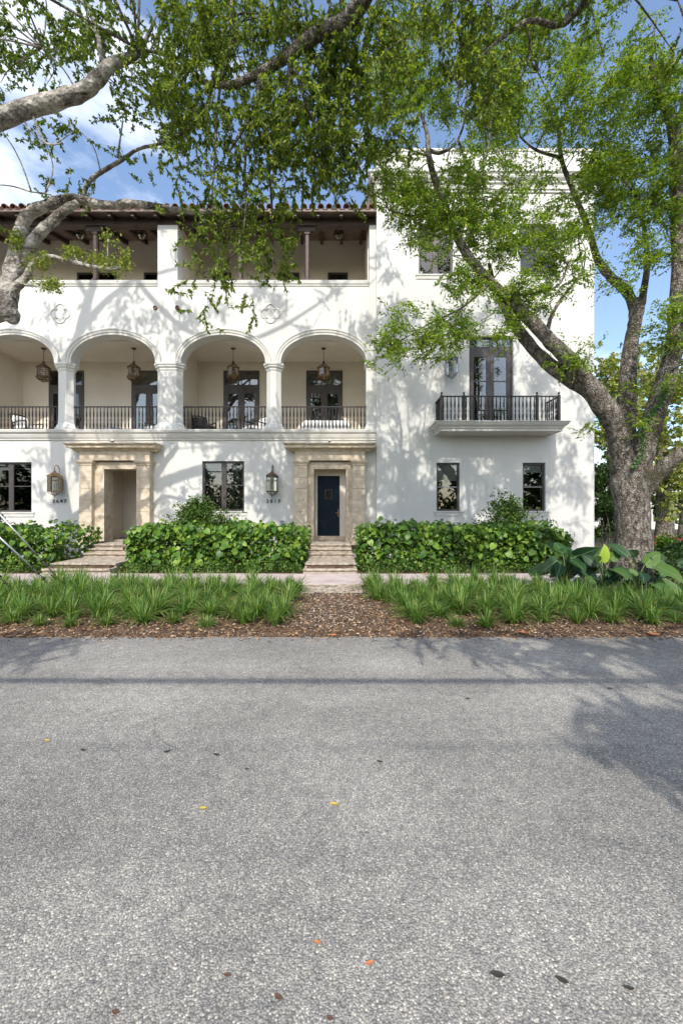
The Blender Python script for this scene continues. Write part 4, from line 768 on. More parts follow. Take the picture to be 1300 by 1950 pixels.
for c in ([(225,300,10.9,7),(228,270,10.8,5),(234,230,10.7,4)], [(60,212,8.9,6),(85,270,9,5),(120,272,9,3)], [(40,218,8.9,5),(60,250,9,4),(95,275,9,3),(140,250,9,2)], [(120,390,10.9,6),(95,370,10.9,4),(60,365,10.9,3)], [(205,510,10.4,5),(205,480,10.4,4),(206,455,10.4,3)], [(150,500,10.4,5),(140,485,10.4,3)], [(40,540,10.4,6),(70,545,10.3,4),(95,548,10.3,3)], [(300,30,8.9,5),(380,60,8.8,4),(430,30,8.7,3)], [(150,180,8.9,5),(120,130,9.2,4),(80,90,9.5,3)]): sk += limb(b, c, 4, 6, .15, 18)
bl2 = auto([(95,55,105,60,9.8,.9,1),(45,150,52,55,10.8,.8,.8),(160,105,75,55,9.8,.8,.7),(230,50,90,60,9.2,.8,1),(285,170,70,70,9.8,.8,1),(120,252,85,28,10.2,.6,.7),(55,270,50,22,10.3,.5,.8),(262,278,36,34,10.7,.5,.9),(330,230,55,60,10.2,.7,1),(78,372,52,20,10.9,.4,.8),(180,366,30,10,10.9,.3,.9),(92,312,26,20,10.2,.3,.9),(220,215,24,50,10.6,.4,.7),(20,110,30,60,10.8,.6,1),(150,225,70,30,10.4,.5,.4),
 (-120,150,140,120,9.5,1.5,.5),(80,-70,200,60,8.8,1.5,.6),(-150,-20,150,100,9,1.5,.5),(-140,420,110,90,10.5,1.2,.35)], .0135)
sp, subs = blobs_to_sprays(bl2, 7, .22)
branches(b, subs, sk, .022, .6, 3.5); tag(b.build('branches', M['palebark'], T2), kind='stuff')
crown(T2, 'crown', sp, 34, .085, .024, M['lf_left'], .3, .42, False, M['palebark'])
for o_ in []: pass
ep, _ = blobs_to_sprays([(140,482,20,9,10.35,.15,14),(190,496,28,10,10.35,.15,24),(204,456,16,13,10.35,.15,12),(65,500,32,15,10.3,.2,22),(92,542,22,20,10.3,.15,16),(243,520,9,16,10.35,.1,9),(232,496,10,12,10.35,.1,8),(22,452,22,20,10.5,.15,14)], 5, .09)
n_ = len(ep); E_ = put('leafy_shoots', leaf_mesh('leafy_shoots', np.repeat(ep,26,0)+rng.normal(size=(n_*26,3))*.07, rng.normal(size=(n_*26,3))+np.array([0,-.2,.35]), .07*rng.uniform(.7,1.2,n_*26), .024*rng.uniform(.8,1.2,n_*26), M['lf_epi']), T2); tag(E_, kind='stuff')
# tree across the street: its long limb and dark hanging foliage come in overhead
T3 = empty('overhanging_tree', (8.6, -6.6, 0), 'tree whose dark hanging foliage and long bare limb come in overhead', 'tree')
b = MB(); sk = []; LS = 1; trunkbase(b, 8.6, -6.6, -.02, .5, seed=5)
q = bez([(8.6,-6.6,.5,.5),(8.5,-6.5,2.5,.46),(8.2,-6.2,4.5,.42),(7.6,-5.4,6.3,.36),(5.8,-2.6,8.8,.28),(3.4,1.6,10.6,.22),(1.6,4.8,11.1,.18),(*P(690,0,7.0),.14),(*P(600,66,7.5),.118),(*P(520,124,7.9),.09),(*P(445,160,8.2),.065),(*P(392,157,8.4),.05),(*P(372,140,8.5),.045),(*P(340,113,8.6),.04),(*P(300,100,8.7),.034),(*P(262,92,8.8),.025)], 6)
b.tube([p[:3] for p in q], [p[3] for p in q], 16, True, .16, 21); sk += [p[:3] for p in q]
for ctl in ([(8.2,-6.2,4.3,.3),(6.5,-6.5,6.2,.22),(4,-5.6,7.6,.15),(1.8,-5,8.2,.08)], [(7.6,-5.4,6.2,.25),(6.2,-5.6,8,.18),(3.6,-4.2,9,.1),(1,-3,9.4,.05)], [(8.4,-6.4,3.8,.28),(10,-5,6.5,.2),(10.5,-2.5,8.4,.12),(9,1,9.6,.06)], [(3.4,1.6,10.6,.14),(4.5,4.5,11,.1),(*P(1100,20,7.8),.06),(*P(1000,40,7.6),.04),(*P(900,120,7.5),.025)]):
    q = bez(ctl, 5); b.tube([p[:3] for p in q], [p[3] for p in q], 10, True, .16, 22); sk += [p[:3] for p in q]
b.build('trunk', M['bark'], T3)
b = MB()
for c in ([(562,92,7.7,11),(553,120,7.8,11),(550,190,7.9,10),(548,240,8,7),(540,270,8,4)], [(495,140,8,9),(492,180,8.1,9),(485,215,8.2,8),(460,250,8.3,7),(435,290,8.4,4)], [(555,110,7.8,8),(600,235,7.9,5),(640,210,7.9,4),(690,170,8,3)], [(405,160,8.4,6),(390,210,8.5,7),(360,245,8.6,6),(310,270,8.8,4),(285,280,8.9,3)], [(420,160,8.3,5),(412,230,8.5,5),(408,320,8.6,4),(405,350,8.6,3)], [(440,0,8.2,9),(444,60,8.3,9),(437,100,8.4,8),(420,150,8.4,6)], [(470,260,8.3,5),(466,330,8.7,5),(468,400,9,4),(450,480,9.2,3),(385,520,9.3,2)], [(505,250,8.2,5),(512,320,8.6,5),(518,400,9,4),(520,520,9.2,2)], [(900,120,7.5,5),(905,60,7.5,6),(895,0,7.5,8)], [(1000,40,7.6,5),(1010,100,7.7,4),(985,160,7.8,3)], [(900,80,7.5,4),(870,190,7.6,3),(905,230,7.7,2)]): sk += limb(b, c, 4, 7, .15, 23)
bl3 = auto([(430,55,130,80,8.3,.8,1.4),(600,50,120,80,7.9,.7,1.4),(330,150,80,100,8.6,.6,1),(470,190,120,90,8.4,.7,1.25),(615,200,110,110,8,.7,1.5),(680,120,70,120,7.7,.6,1),(410,290,90,70,8.7,.5,1),(545,295,110,70,8.6,.6,1.4),(480,365,110,36,9,.5,1.1),(650,290,60,70,8.5,.5,1.2),(400,425,60,45,9.2,.4,1.1),(500,450,55,60,9.2,.4,1.3),(400,490,55,45,9.3,.4,1),(525,505,36,60,9.3,.3,1.2),(445,555,60,34,9.4,.3,.7),(378,570,34,24,9.4,.3,.8),
 (870,60,110,80,7.5,.6,.85),(915,170,60,80,7.5,.5,.9),(1020,30,130,46,7.8,.6,.8),(1165,10,60,26,7.8,.4,.7),(745,170,50,130,8,.6,.8),(1285,60,26,40,8,.3,.8),(790,40,80,60,7.9,.6,.8),(360,40,70,60,8.6,.6,1),(640,360,60,26,9,.3,.5)], .0105)
sp, subs = blobs_to_sprays(bl3, 6, .27)
# crown parts over and behind the street (they shade the road and the facade)
ex = []
def road_shade(X, Y, t, r, k):                    # foliage that stands between the sun and a point on the road
    c = np.array([X,Y,0]) - np.array(SUN)*t
    for _ in range(k): ex.append(c + rng.normal(size=3)*r*np.array([1,1,.5]))
for X, Y, k in ((4.7,6.0,22),(3.4,6.0,14),(2.0,6.05,12),(1.2,6.15,6),(5.4,5.3,20),(3.0,5.35,10),(2.2,5.6,5),(4.2,5.2,12),(5.6,4.6,18),(4.1,4.3,10),(2.9,3.7,16),(2.5,3.35,10),(3.5,3.4,14),(4.4,3.7,18),(-5.0,5.9,16),(-4.2,6.1,8),(-5.6,5.4,10),(-4.4,5.6,5)): road_shade(X, Y, 9.0, .22, int(k*(2.6 if Y > 5.9 else 5)))
def wall_shade(px, py, rx, ry, k, y0=5.0, y1=7.2, n=None):
    n = n or max(1, int(rx*ry/900))
    for _ in range(n):
        u = rng.normal(size=2)*.55; X = WX(px+u[0]*rx); Z = WZ(py+u[1]*ry); Y = (Z+12.4)/2.17*rng.uniform(.72,.97); t = (YW-Y)/SUN.y
        c = np.array([X,YW,Z]) - np.array(SUN)*t
        for _ in range(k): ex.append(c + rng.normal(size=3)*.21*np.array([1,1,.9]))
for a_ in ((930,930,190,80,20),(790,900,60,120,14),(1060,900,70,110,16),(1090,760,50,150,11),(770,800,50,100,8),(760,600,60,170,14),(900,620,90,60,6),(500,940,60,75,20),(640,930,70,110,10),(90,920,80,80,12),(230,850,130,50,7),(540,590,180,50,18),(320,690,40,120,13),(80,640,90,70,15),(200,600,110,50,10),(250,620,60,60,10),(640,760,60,100,3),(420,840,130,40,11),(1000,420,110,90,5),(330,480,30,60,5),(430,720,40,100,3)): wall_shade(*a_)
ex = np.array(ex); spx = np.concatenate([sp, ex]); clump = ex[::31]
branches(b, np.concatenate([subs, clump]), sk, .03, .6, 6); tag(b.build('branches', M['bark'], T3), kind='stuff')
crown(T3, 'crown', spx, 38, .1, .021, M['lf_dark'], .95, .55, False, M['bark'])
# trees and shrubs beyond the tower
def far_tree(name, px, py0, Y, wd, blobs, lab, m, ll=.22, dens=.02, gr='trees beyond the tower', bk='bark'):
    base = P(px, py0, Y); base.z = .08; T = empty(name, base, lab, 'tree', gr); b = MB(); top = blobs[0]
    s_ = limb(b, [(px,975+(EYE+.1)*F/Y,Y,wd*1.3),(px+3,py0-30,Y,wd),(px-4,(py0+top[1])/2,Y,wd*.8),(top[0],top[1],top[4],wd*.3)], 6, 12, .2, px)
    sp_, su_ = blobs_to_sprays(auto(blobs, dens), 6, .45); branches(b, su_, s_, .06, .8, 9); b.build('trunk', M[bk], T); crown(T, 'crown', sp_, 24, ll, ll*.3, m, .2, .8, False, M[bk]); return T
far_tree('yellowing_tree', 1165, 985, 30, 14, [(1170,740,40,80,30,2.5,1),(1160,700,26,40,30,2,1),(1185,800,46,60,29,2,1),(1150,850,30,50,29,2,1),(1225,720,50,60,31,2,.8)], 'tall yellowing tree just past the tower corner', M['lf_back'], .26, .03)
far_tree('sunlit_tree', 1262, 1000, 21, 26, [(1262,760,46,70,21,2,1),(1232,830,40,50,21,2,1),(1290,850,40,60,20.5,2,1.1),(1270,915,50,34,20,1.5,1),(1300,960,30,30,19.5,1,.7),(1320,760,50,90,21,2,.8),(1235,690,36,36,22,1.5,.7)], 'sunlit yellow-green tree behind the forked trunk', M['lf_back'], .2, .032)
def shrub(name, px0, px1, py0, Y, depth, base_py, lab, m, dens, ll, lw, cat='shrub', gr=None, hexa=False, lumps=9):
    x0, x1 = WX(px0,Y), WX(px1,Y); zt = WZ(py0,Y); c = empty(name, ((x0+x1)/2, Y, .1), lab, cat, gr); cx, hw = (x0+x1)/2, (x1-x0)/2; hh = zt-.1
    pts = []; b = MB(); ends = []
    for k in range(lumps):
        u = rng.uniform(-.75,.75); t = rng.uniform(.0,1); q = np.array([cx+u*hw*(1.15-.55*t), Y+rng.uniform(-.6,.6)*depth, .1+hh*(.14+.72*t*(1-.4*abs(u)))]); r_ = hw*rng.uniform(.28,.5); ends.append(q)
        pts.append(q + rng.normal(size=(max(3,int(dens/lumps)),3))*np.array([r_,depth*.3,r_*.8])*.62)
    for q in ends: s = np.array([cx+rng.normal()*.05, Y, .08]); qq = bez([(*s,.02),(*((s+q)/2+rng.normal(size=3)*.06),.015),(*q,.006)],4); b.tube([p[:3] for p in qq],[p[3] for p in qq],5)
    tag(b.build('stems', M['bark'], c), kind='stuff'); pts = np.concatenate(pts); pts = pts[(pts[:,2] > .12) & (pts[:,2] < zt+.06)]; n = len(pts); nl = 9
    d = rng.normal(size=(n*nl,3))*.8+np.array([0,-.15,.5]); tag(put('foliage', leaf_mesh('foliage', np.repeat(pts,nl,0)+rng.normal(size=(n*nl,3))*ll*.55, d, ll*rng.uniform(.7,1.2,n*nl), lw*rng.uniform(.8,1.2,n*nl), m, hexa=hexa), c), kind='stuff'); return c
far_tree('evergreen_tree', 1300, 1000, 24, 16, [(1300,930,40,60,24,1.5,1),(1250,960,30,34,25,1.5,1),(1330,880,40,60,24,2,1)], 'dark evergreen tree behind the red-leaved plant', M['lf_shade'], .2, .03)
far_tree('garden_tree', 1420, 1000, 26, 18, [(1420,800,60,90,26,2.5,1),(1380,860,50,50,26,2,1),(1470,850,50,70,26,2,1)], 'green garden tree well to the right of the forked trunk', M['lf_left'], .22, .022)
far_tree('garden_tree', 1590, 1000, 28, 18, [(1590,780,70,100,28,2.5,1),(1540,850,50,60,28,2,1),(1650,850,50,70,28,2,1)], 'green garden tree farthest from the tower', M['lf_left'], .22, .02)
shrub('tall_shrub', 1126, 1178, 850, 18.2, .7, 1060, 'tall dark evergreen shrub in the gap beside the tower corner', M['lf_shade'], 1300, .12, .04, lumps=22)
shrub('tall_shrub', 1085, 1135, 1000, 17.9, .5, 1060, 'lower dark shrub behind the broad-leaved plants at the tower corner', M['lf_shade'], 200, .12, .04) if False else None
shrub('round_shrub', 1228, 1275, 1012, 13.5, .5, 1090, 'leafy green shrub to the right of the forked trunk', M['lf_hedge'], 260, .1, .034)
shrub('round_shrub', 1265, 1330, 1028, 12.2, .5, 1090, 'low mixed green shrub beneath the red-leaved plant', M['lf_shade'], 260, .12, .036)
shrub('round_shrub', 1235, 1300, 1045, 11.6, .5, 1090, 'dark low shrub directly behind the broad-leaved plants', M['lf_shade'], 240, .12, .036)
rp = empty('red_leaved_plant', P(1276,1050,14.5)*1, 'red-leaved plant among shrubs right of the forked trunk', 'plant'); 
c0 = np.array(P(1276,1036,14.5)); n_ = 110
put('leaves', leaf_mesh('leaves', c0+rng.normal(size=(n_,3))*np.array([.35,.25,.08])-np.array([0,0,.1]), rng.normal(size=(n_,3))*.7+np.array([0,0,.8]), rng.uniform(.25,.5,n_), rng.uniform(.02,.04,n_), M['flower']), rp)
bx = MB(); z_ = c0[2]; bx.tube([(c0[0],c0[1],.08),(c0[0],c0[1],z_)], .05, 7); bx.build('stem', M['stem'], rp)
LS = 1
for i, (x, y, h, r_) in enumerate(((-19,-15,9,4),(-10,-17,10,4.5),(-1,-16,9,4.2),(8,-18,11,4.6),(17,-15,9.5,4.2),(26,-17,10,4.6),(-28,-16,10,4.5),(-37,-17,10,4.6))):
    T = empty('street_tree', (x,y,0), 'round tree on the far side of the street, ' + ('by the guyed pole','second along the row','opposite the blue front door','opposite the tower','fifth along the row','far end past the tower','beyond the guyed pole','farthest beyond the guyed pole')[i], 'tree', 'trees on the far side of the street'); b = MB()
    q = bez([(x,y,-.1,.35),(x+.2,y,2,.28),(x,y+.2,h*.5,.2),(x,y,h*.8,.06)], 4); b.tube([p[:3] for p in q],[p[3] for p in q],10,True,.15,i)
    u = rng.normal(size=(460,3)); u = nrm(u)*rng.random((460,1))**.4*np.array([r_,r_,r_*.95])+np.array([x,y,h*.5]); branches(b, u[::6], [p[:3] for p in q], .06, 1, 9); b.build('trunk', M['bark'], T); crown(T, 'crown', u, 26, .34, .1, M['lf_shade'], .2, 1.1, False, M['bark'])
hy = rng.uniform([-60,-21,0],[45,-19.6,5.2],(8000,3)); hy[:,2] *= .8+.2*np.sin(hy[:,0]*.7)  # unseen hedge, added so the window glass reflects dark leaves
Ho = empty('reflected_hedge', (0,-20.3,0), 'unseen tall hedge across the street, added to darken the window reflections', 'hedge'); tag(put('foliage', leaf_mesh('foliage', hy, rng.normal(size=(8000,3)), rng.uniform(.5,.8,8000), rng.uniform(.2,.3,8000), M['lf_shade'], hexa=True), Ho), kind='stuff')
b = MB()
for k in range(60): b.tube([(-58+1.7*k,-20.3,-.05),(-58+1.7*k,-20.3,4)], [.05,.02], 5)
tag(b.build('stems', M['bark'], Ho), kind='stuff')
# far white house through the trees
W_ = empty('white_house', (25, 46, 0), 'white low house glimpsed behind the trunks at the far side', 'house'); MB().box(21,44,46,56,0,3.4).build('wall', M['stucco'], W_)
MB().rings([[(20.6,45.6,3.4),(44.4,45.6,3.4),(44.4,56.4,3.4),(20.6,56.4,3.4)],[(24,50,5.2),(41,50,5.2),(41,52,5.2),(24,52,5.2)]]).build('roof', M['trim'], W_)
for k in range(5): wx_ = 23+4*k; f_ = box('window', M['frame'], W_, wx_, wx_+1.8, 45.93, 45.98, .9, 2.5); box('pane', M['glass'], f_, wx_+.1, wx_+1.7, 45.915, 45.925, 1.0, 2.4)
# ------------------------------------------------------------------ hedges with big round leaves
hb_ = MB(); side = [(0,-.02),(.2,-.12),(.42,-.02),(.5,.25),(.42,.55),(.22,.82),(0,1)]
vs = [(0,0,0),(0,.3,.02),(0,.65,.015),(0,1,-.12)]; fs = []
for sg in (1,-1):
    i0 = len(vs); vs += [(sg*x, y, .22*x - .12*max(0,y-.5)**1.2) for x, y in side[1:-1]]; a = [i0+i for i in range(5)]
    tri = [(0,a[0],1),(a[0],a[1],1),(a[1],a[2],1),(a[2],2,1),(a[2],a[3],2),(a[3],a[4],2),(a[4],3,2)]; fs += [t if sg > 0 else (t[0],t[2],t[1]) for t in tri]
hb_.add(vs, fs, True); heart = hb_.mesh('leaf', M['lf_hedge1']); heartp = None
hb_.add([(-.016,0,.012),(.016,0,.012),(.014,.3,.034),(-.014,.3,.034),(.01,.65,.03),(-.01,.65,.03),(.003,.97,-.1),(-.003,.97,-.1)], [(0,1,2,3),(3,2,4,5),(5,4,6,7)], True)
heartp = hb_.mesh('leaf', M['lf_philo']); heartp.materials.append(M['rib'])
for p_ in list(heartp.polygons)[-3:]: p_.material_index = 1
def frame(t, n):
    t = Vector(t).normalized(); n = Vector(n); n = (n - t*n.dot(t)).normalized(); x = t.cross(n); return Matrix((x, t, n)).transposed().to_4x4()
def hedge(x0, x1, y0, y1, zt, lab, nbig, nst, cut=None):
    Hd = empty('hedge', ((x0+x1)/2, y0, .1), lab, 'hedge', 'hedges of round-leaved shrubs'); z0 = .12
    def top(x, y): return zt - .03 + .24*noise.noise((x*1.1, y*1.1, 5)) + .2*noise.noise((x*3.3, y*3.3, 2)) - .55*max(0, (.5-(x-x0))/.5)**2*.5 - .55*max(0, (.5-(x1-x))/.5)**2*.5
    def sample():
        u = rng.random()
        if u < .62:
            x = rng.uniform(x0,x1); z = z0 + (top(x,y0)-z0)*rng.random()**.85; bulge = .26*noise.noise((x*1.3,z*1.6,9)) + .16*(z-z0)/1.4; y = y0 + .2 - bulge + max(0,z-zt+.25)*.5 + abs(rng.normal())*.11; n = (rng.normal()*.75, -1, .45+rng.normal()*.6)
        elif u < .85:
            x = rng.uniform(x0,x1); y = rng.uniform(y0+.1,y1); z = top(x,y)-abs(rng.normal())*.06+(.1 if rng.random() < .15 else 0); n = (rng.normal()*.35, -.55, .8+rng.normal()*.2)
        else:
            sgn = 1 if rng.random() < .5 else -1; y = rng.uniform(y0+.1,y1); z = z0+(top(x0+.3,y)-z0)*rng.random(); x = (x1-.08 if sgn > 0 else x0+.08)+.05*rng.normal(); n = (sgn*1.0, -.6, .4)
        return (x,y,z), n
    big = mid = 0
    for _ in range(nbig):
        p, n = sample(); n = Vector(n); t = Vector((rng.normal()*.75, -.3+rng.normal()*.35, -.85+rng.normal()*.45)); s = rng.uniform(.1,.23)
        put('leaf', heart, Hd, Matrix.Translation(Vector(p)+Vector((0,-.035,.08))) @ frame(t, n) @ Matrix.Diagonal((s*1.02,s,s,1)))
    B = []; D_ = []
    for _ in range(nst): p, n = sample(); dd = rng.random()*.5 if rng.random() < .45 else 0; B.append((p[0]-(dd*.4*np.sign(p[0]-(x0+x1)/2) if p[1] > y0+.5 else 0),p[1]+.05+abs(rng.normal())*.09+dd,p[2]-dd*.2)); D_.append((rng.normal()*.7,-.35+rng.normal()*.3,-.6+rng.normal()*.6))
    tag(put('foliage', leaf_mesh('foliage', np.array(B), np.array(D_), rng.uniform(.1,.19,nst), rng.uniform(.045,.085,nst), M['lf_hedge'], hexa=True, fold=.35), Hd), kind='stuff')
    b = MB()
    for k in range(int((x1-x0)*3)):
        x = rng.uniform(x0+.1,x1-.1); y = rng.uniform(y0+.25,y1-.2); b.tube([(x,y,.05),(x+rng.normal()*.08,y,.6),(x+rng.normal()*.15,y-.05,top(x,y)-.1)], [.018,.014,.008], 5)
    tag(b.build('stems', M['bark'], Hd), kind='stuff')
    n_ = int(nst*.3); q = np.stack([rng.uniform(x0,x1,n_), y0+rng.normal(size=n_)*.09+.06, .1+np.abs(rng.normal(size=n_))*.16], 1)
    return Hd, q
h1, q1 = hedge(-14.5, -9.08, 12.65, 15.4, 1.42, 'round-leaved green hedge left of the broad stone steps, behind the steel guy wires', 230, 5200)
h2, q2 = hedge(-6.75, -1.22, 12.62, 15.3, 1.47, 'round-leaved hedge between the two flights of stone steps, below the number 2619', 300, 6200)
h3, q3 = hedge(.55, 7.25, 12.62, 15.2, 1.47, 'long round-leaved hedge along the foot of the tower wall', 300, 7200)
q_ = np.concatenate([q1,q2,q3]); n_ = len(q_)
tag(put('ground_cover', leaf_mesh('ground_cover', q_+np.array([0,-.1,0]), rng.normal(size=(n_,3))+np.array([0,-.4,.5]), rng.uniform(.05,.09,n_), rng.uniform(.022,.036,n_), M['lf_shrub'], hexa=True)), 'low small-leaved ground cover along the foot of the hedges', 'ground cover', kind='stuff')
shrub('rounded_shrub', 318, 452, 940, 14.9, .5, 1050, 'dense small-leaved shrub rising behind the hedge below the wide window', M['lf_shrub'], 2600, .085, .028, gr='shrubs rising out of the hedges', lumps=14)
shrub('rounded_shrub', 905, 1042, 938, 14.3, .5, 1050, 'pale small-leaved shrub rising from the hedge between the two tower windows', M['lf_shrub'], 2200, .085, .028, gr='shrubs rising out of the hedges', lumps=14)
shrub('rounded_shrub', -40, 22, 955, 14.6, .5, 1050, 'dark thin shrub under the window left of the open-porch portal', M['lf_shade'], 500, .085, .028, gr='shrubs rising out of the hedges', lumps=9)
# ------------------------------------------------------------------ broad-leaved plants round the trunk
def philo(px, py, Y, nlv, sc, lab, bright=0):
    base = Vector(P(px, py, Y)); base.z = zverge(base.x, Y); C = empty('broad_leaved_plant', base, lab, 'plant', 'broad-leaved plants round the trunk')
    for k in range(nlv):
        az = 2*math.pi*(k+random.uniform(-.3,.3))/nlv + .5; up = random.uniform(.35,1) if k % 3 else random.uniform(.9,1.25); reach = random.uniform(.25,.6)*sc*(1.25-up*.45)
        tip = base + Vector((math.cos(az)*reach, math.sin(az)*reach*.8-.05, up*.75*sc)); b = MB(); midp = base + Vector((math.cos(az)*reach*.35, math.sin(az)*reach*.3, up*.5*sc))
        q = bez([(*base,.016*sc),(*midp,.013*sc),(*tip,.01*sc)], 4); b.tube([p[:3] for p in q], [p[3] for p in q], 6); pt = b.build('petiole', M['stem'], C)
        out = Vector((math.cos(az), math.sin(az)-.35, -.35 + (.9 if up > 1 else random.uniform(-.35,.15)))); n = Vector((-.3*math.cos(az), -.75, .8)) if up <= 1 else Vector((random.uniform(-.3,.3), -1, .25))
        s = random.uniform(.4,.6)*sc; put('leaf', heartp, C, Matrix.Translation(tip) @ frame(out, n) @ Matrix.Diagonal((s*.62,s,s,1)))
        mb_ = MB(); 
philo(1078, 1118, 10.0, 15, .95, 'broad-leaved plant at the end of the hedge, left of the trunk'); philo(1110, 1108, 10.4, 13, .9, 'broad-leaved plant behind, in front of the tower corner')
philo(1150, 1125, 9.3, 12, .85, 'small broad-leaved plant with one bright yellow-green leaf against the trunk'); philo(1215, 1130, 9.1, 12, .95, 'broad-leaved plant with an upright leaf in front of the trunk'); philo(1275, 1130, 9.3, 14, .95, 'broad-leaved plant right of the trunk')
yl = put('leaf', heartp.copy(), bpy.data.objects['broad_leaved_plant.002'], Matrix.Translation(P(1146,1068,9.15)) @ frame((.12,-.15,1), (.1,-1,.15)) @ Matrix.Rotation(0,4,'X') @ Matrix.Diagonal((.27,.38,.38,1)))
yl.data.materials[0] = mat('young_leaf', (.3,.42,.05), .4); tag(yl, 'bright yellow-green young leaf')
b = MB(); b.tube([P(1146,1068,9.15), P(1148,1125,9.3)], [.01,.014], 6); b.build('petiole', M['stem'], bpy.data.objects['broad_leaved_plant.002'])
# ------------------------------------------------------------------ strap-leaved grass clumps
clm = []
for v_ in range(7):
    b = MB(); n = 180; rs = random.Random(v_)
    for k in range(n):
        az = rs.uniform(0,2*math.pi); r0 = rs.uniform(0,.07); ln = rs.uniform(.26,.62); out = rs.uniform(.2,1.25); wd = rs.uniform(.004,.0085); bend = rs.uniform(.75,1.15); c, s = math.cos(az), math.sin(az); pts = []
        for i in range(6):
            t = i/5; rad = r0 + ln*min(out,1.05)*(t**1.25)*.78; z = ln*(t*(1.2-.1*out) - .78*out*bend*t*t); z = max(z, .01); pts.append(Vector((c*rad, s*rad, z)))
        vs = []
        for i, p in enumerate(pts):
            ww = wd*(1 if i < 4 else (.7 if i == 4 else .08)); vs += [p+Vector((-s,c,.15))*ww, p-Vector((-s,c,-.15))*ww]
        b.add(vs, [(2*i,2*i+1,2*i+3,2*i+2) for i in range(5)], True)
    clm.append(b.mesh('grass_clump', M['lf_grass']))
for bed, lab in (('l', 'grass clump in the guy-wire side bed'), ('r', 'grass clump in the bed on the trunk side')):
    y = 6.98; row = 0
    while y < 10.25:
        if bed == 'l': xa, xb = -.87*y-.4, WX(548+34*(y-6.9)/3.4, y)-.12
        else: xa, xb = WX(768-68*min(1,(y-6.9)/2.2), y)+.05, .87*y+.3
        x = xa + random.uniform(0,.3)
        while x < xb:
            yy = y+random.uniform(-.14,.14); s = random.uniform(.7,1.2)*(.86 if row == 0 else 1.08)
            if math.hypot(x-7.0, yy-9.9) > .75 and not (bed == 'r' and x > 5.2 and yy > 9.4):
                o = put('grass_clump', random.choice(clm), None, Matrix.Translation((x, yy, zverge(x,yy)-.01)) @ Matrix.Rotation(R(random.uniform(-9,9)),4,'X') @ Matrix.Rotation(random.uniform(0,6.28),4,'Z') @ Matrix.Diagonal((s,s,s*random.uniform(.62,.98),1))); tag(o, lab.replace('clump in', ('clump along the road edge in','clump in the second row from the road in')[row] if row < 2 else ('clump beside the pavement in' if y > 9.5 else 'clump in the middle rows of')).replace('of the bed','of the bed'), 'grass', 'grass clumps left of the path' if bed == 'l' else 'grass clumps right of the path')
            x += random.uniform(.46,.64) if row == 0 else random.uniform(.42,.56)
        y += .43 if row else .5; row += 1
# ------------------------------------------------------------------ mulch, pebbles, fallen leaves
def scatter(n, x0, x1, y0, y1, ll, lw, m, name, lab, cat, flat=.25):
    x = rng.uniform(x0,x1,n); y = y0+(y1-y0)*rng.random(n)**1.2; z = np.array([zverge(a,c) for a,c in zip(x,y)])+.008; a = rng.uniform(0,6.28,n)
    d = np.stack([np.cos(a),np.sin(a),rng.normal(size=n)*flat],1); return tag(put(name, leaf_mesh(name, np.stack([x,y,z],1), d, ll*rng.uniform(.5,1.5,n), lw*rng.uniform(.5,1.5,n), m, curl=.12)), lab, cat, kind='stuff')
scatter(26000, -9.5, 9.5, YR-.03, 10.3, .055, .012, M['mulchbits'], 'mulch_chips', 'brown bark chips and dry leaves covering the planting strip', 'mulch')
n_ = 900; lx = rng.uniform(-6,6.5,n_); ly = YR+.04-np.abs(rng.normal(size=n_))*.13; la = rng.uniform(0,6.28,n_)
tag(put('leaf_litter', leaf_mesh('leaf_litter', np.stack([lx,ly,np.full(n_,.006)],1), np.stack([np.cos(la),np.sin(la),rng.normal(size=n_)*.12],1), rng.uniform(.02,.07,n_), rng.uniform(.006,.014,n_), M['mulchbits'])), 'dry bits of leaf and bark spilled onto the road edge', 'litter', kind='stuff')
pm = MB()
for _ in range(1700):
    if rng.random() < .72: y = rng.uniform(6.75,10.3); x = rng.normal()*.5 + WX(640,y)
    else: y = YR+.05+abs(rng.normal())*.6; x = rng.uniform(-6,7)
    s = rng.uniform(.005,.011)*(1.6 if rng.random() < .12 else 1) if y < 9 else rng.uniform(.006,.013); z = zverge(x,y)+s*.4; a = rng.uniform(0,6.28); q = [(x+s*k*math.cos(a+i*1.2566), y+s*k*math.sin(a+i*1.2566)) for i, k in enumerate(rng.uniform(.7,1.3,5))]
    pm.rings([[(u,v_,z-s*.5) for u,v_ in q], [(x+(u-x)*1.05,y+(v_-y)*1.05,z+s*.1) for u,v_ in q], [(x+(u-x)*.5,y+(v_-y)*.5,z+s*.6) for u,v_ in q]])
tag(pm.build('pebbles', M['pebble']), 'small pale pebbles strewn over the mulch path', 'pebbles', kind='stuff')
cp = sheet(-.95, .5, 9.35, 10.36, 14, 8, lambda x, y: zverge(x,y)+.012+.006*noise.noise((x*6,y*6,0))); tag(cp.build('gravel_patch', M['step']), kind='structure')
fallen = {'yellow': mat('yellow_dry_leaf', (.5,.36,.04), .6), 'brown': mat('brown_dry_leaf', (.1,.05,.03), .8), 'orange': mat('orange_dry_leaf', (.5,.17,.06), .7), 'dark': mat('dark_wet_leaf', (.035,.03,.025), .8)}
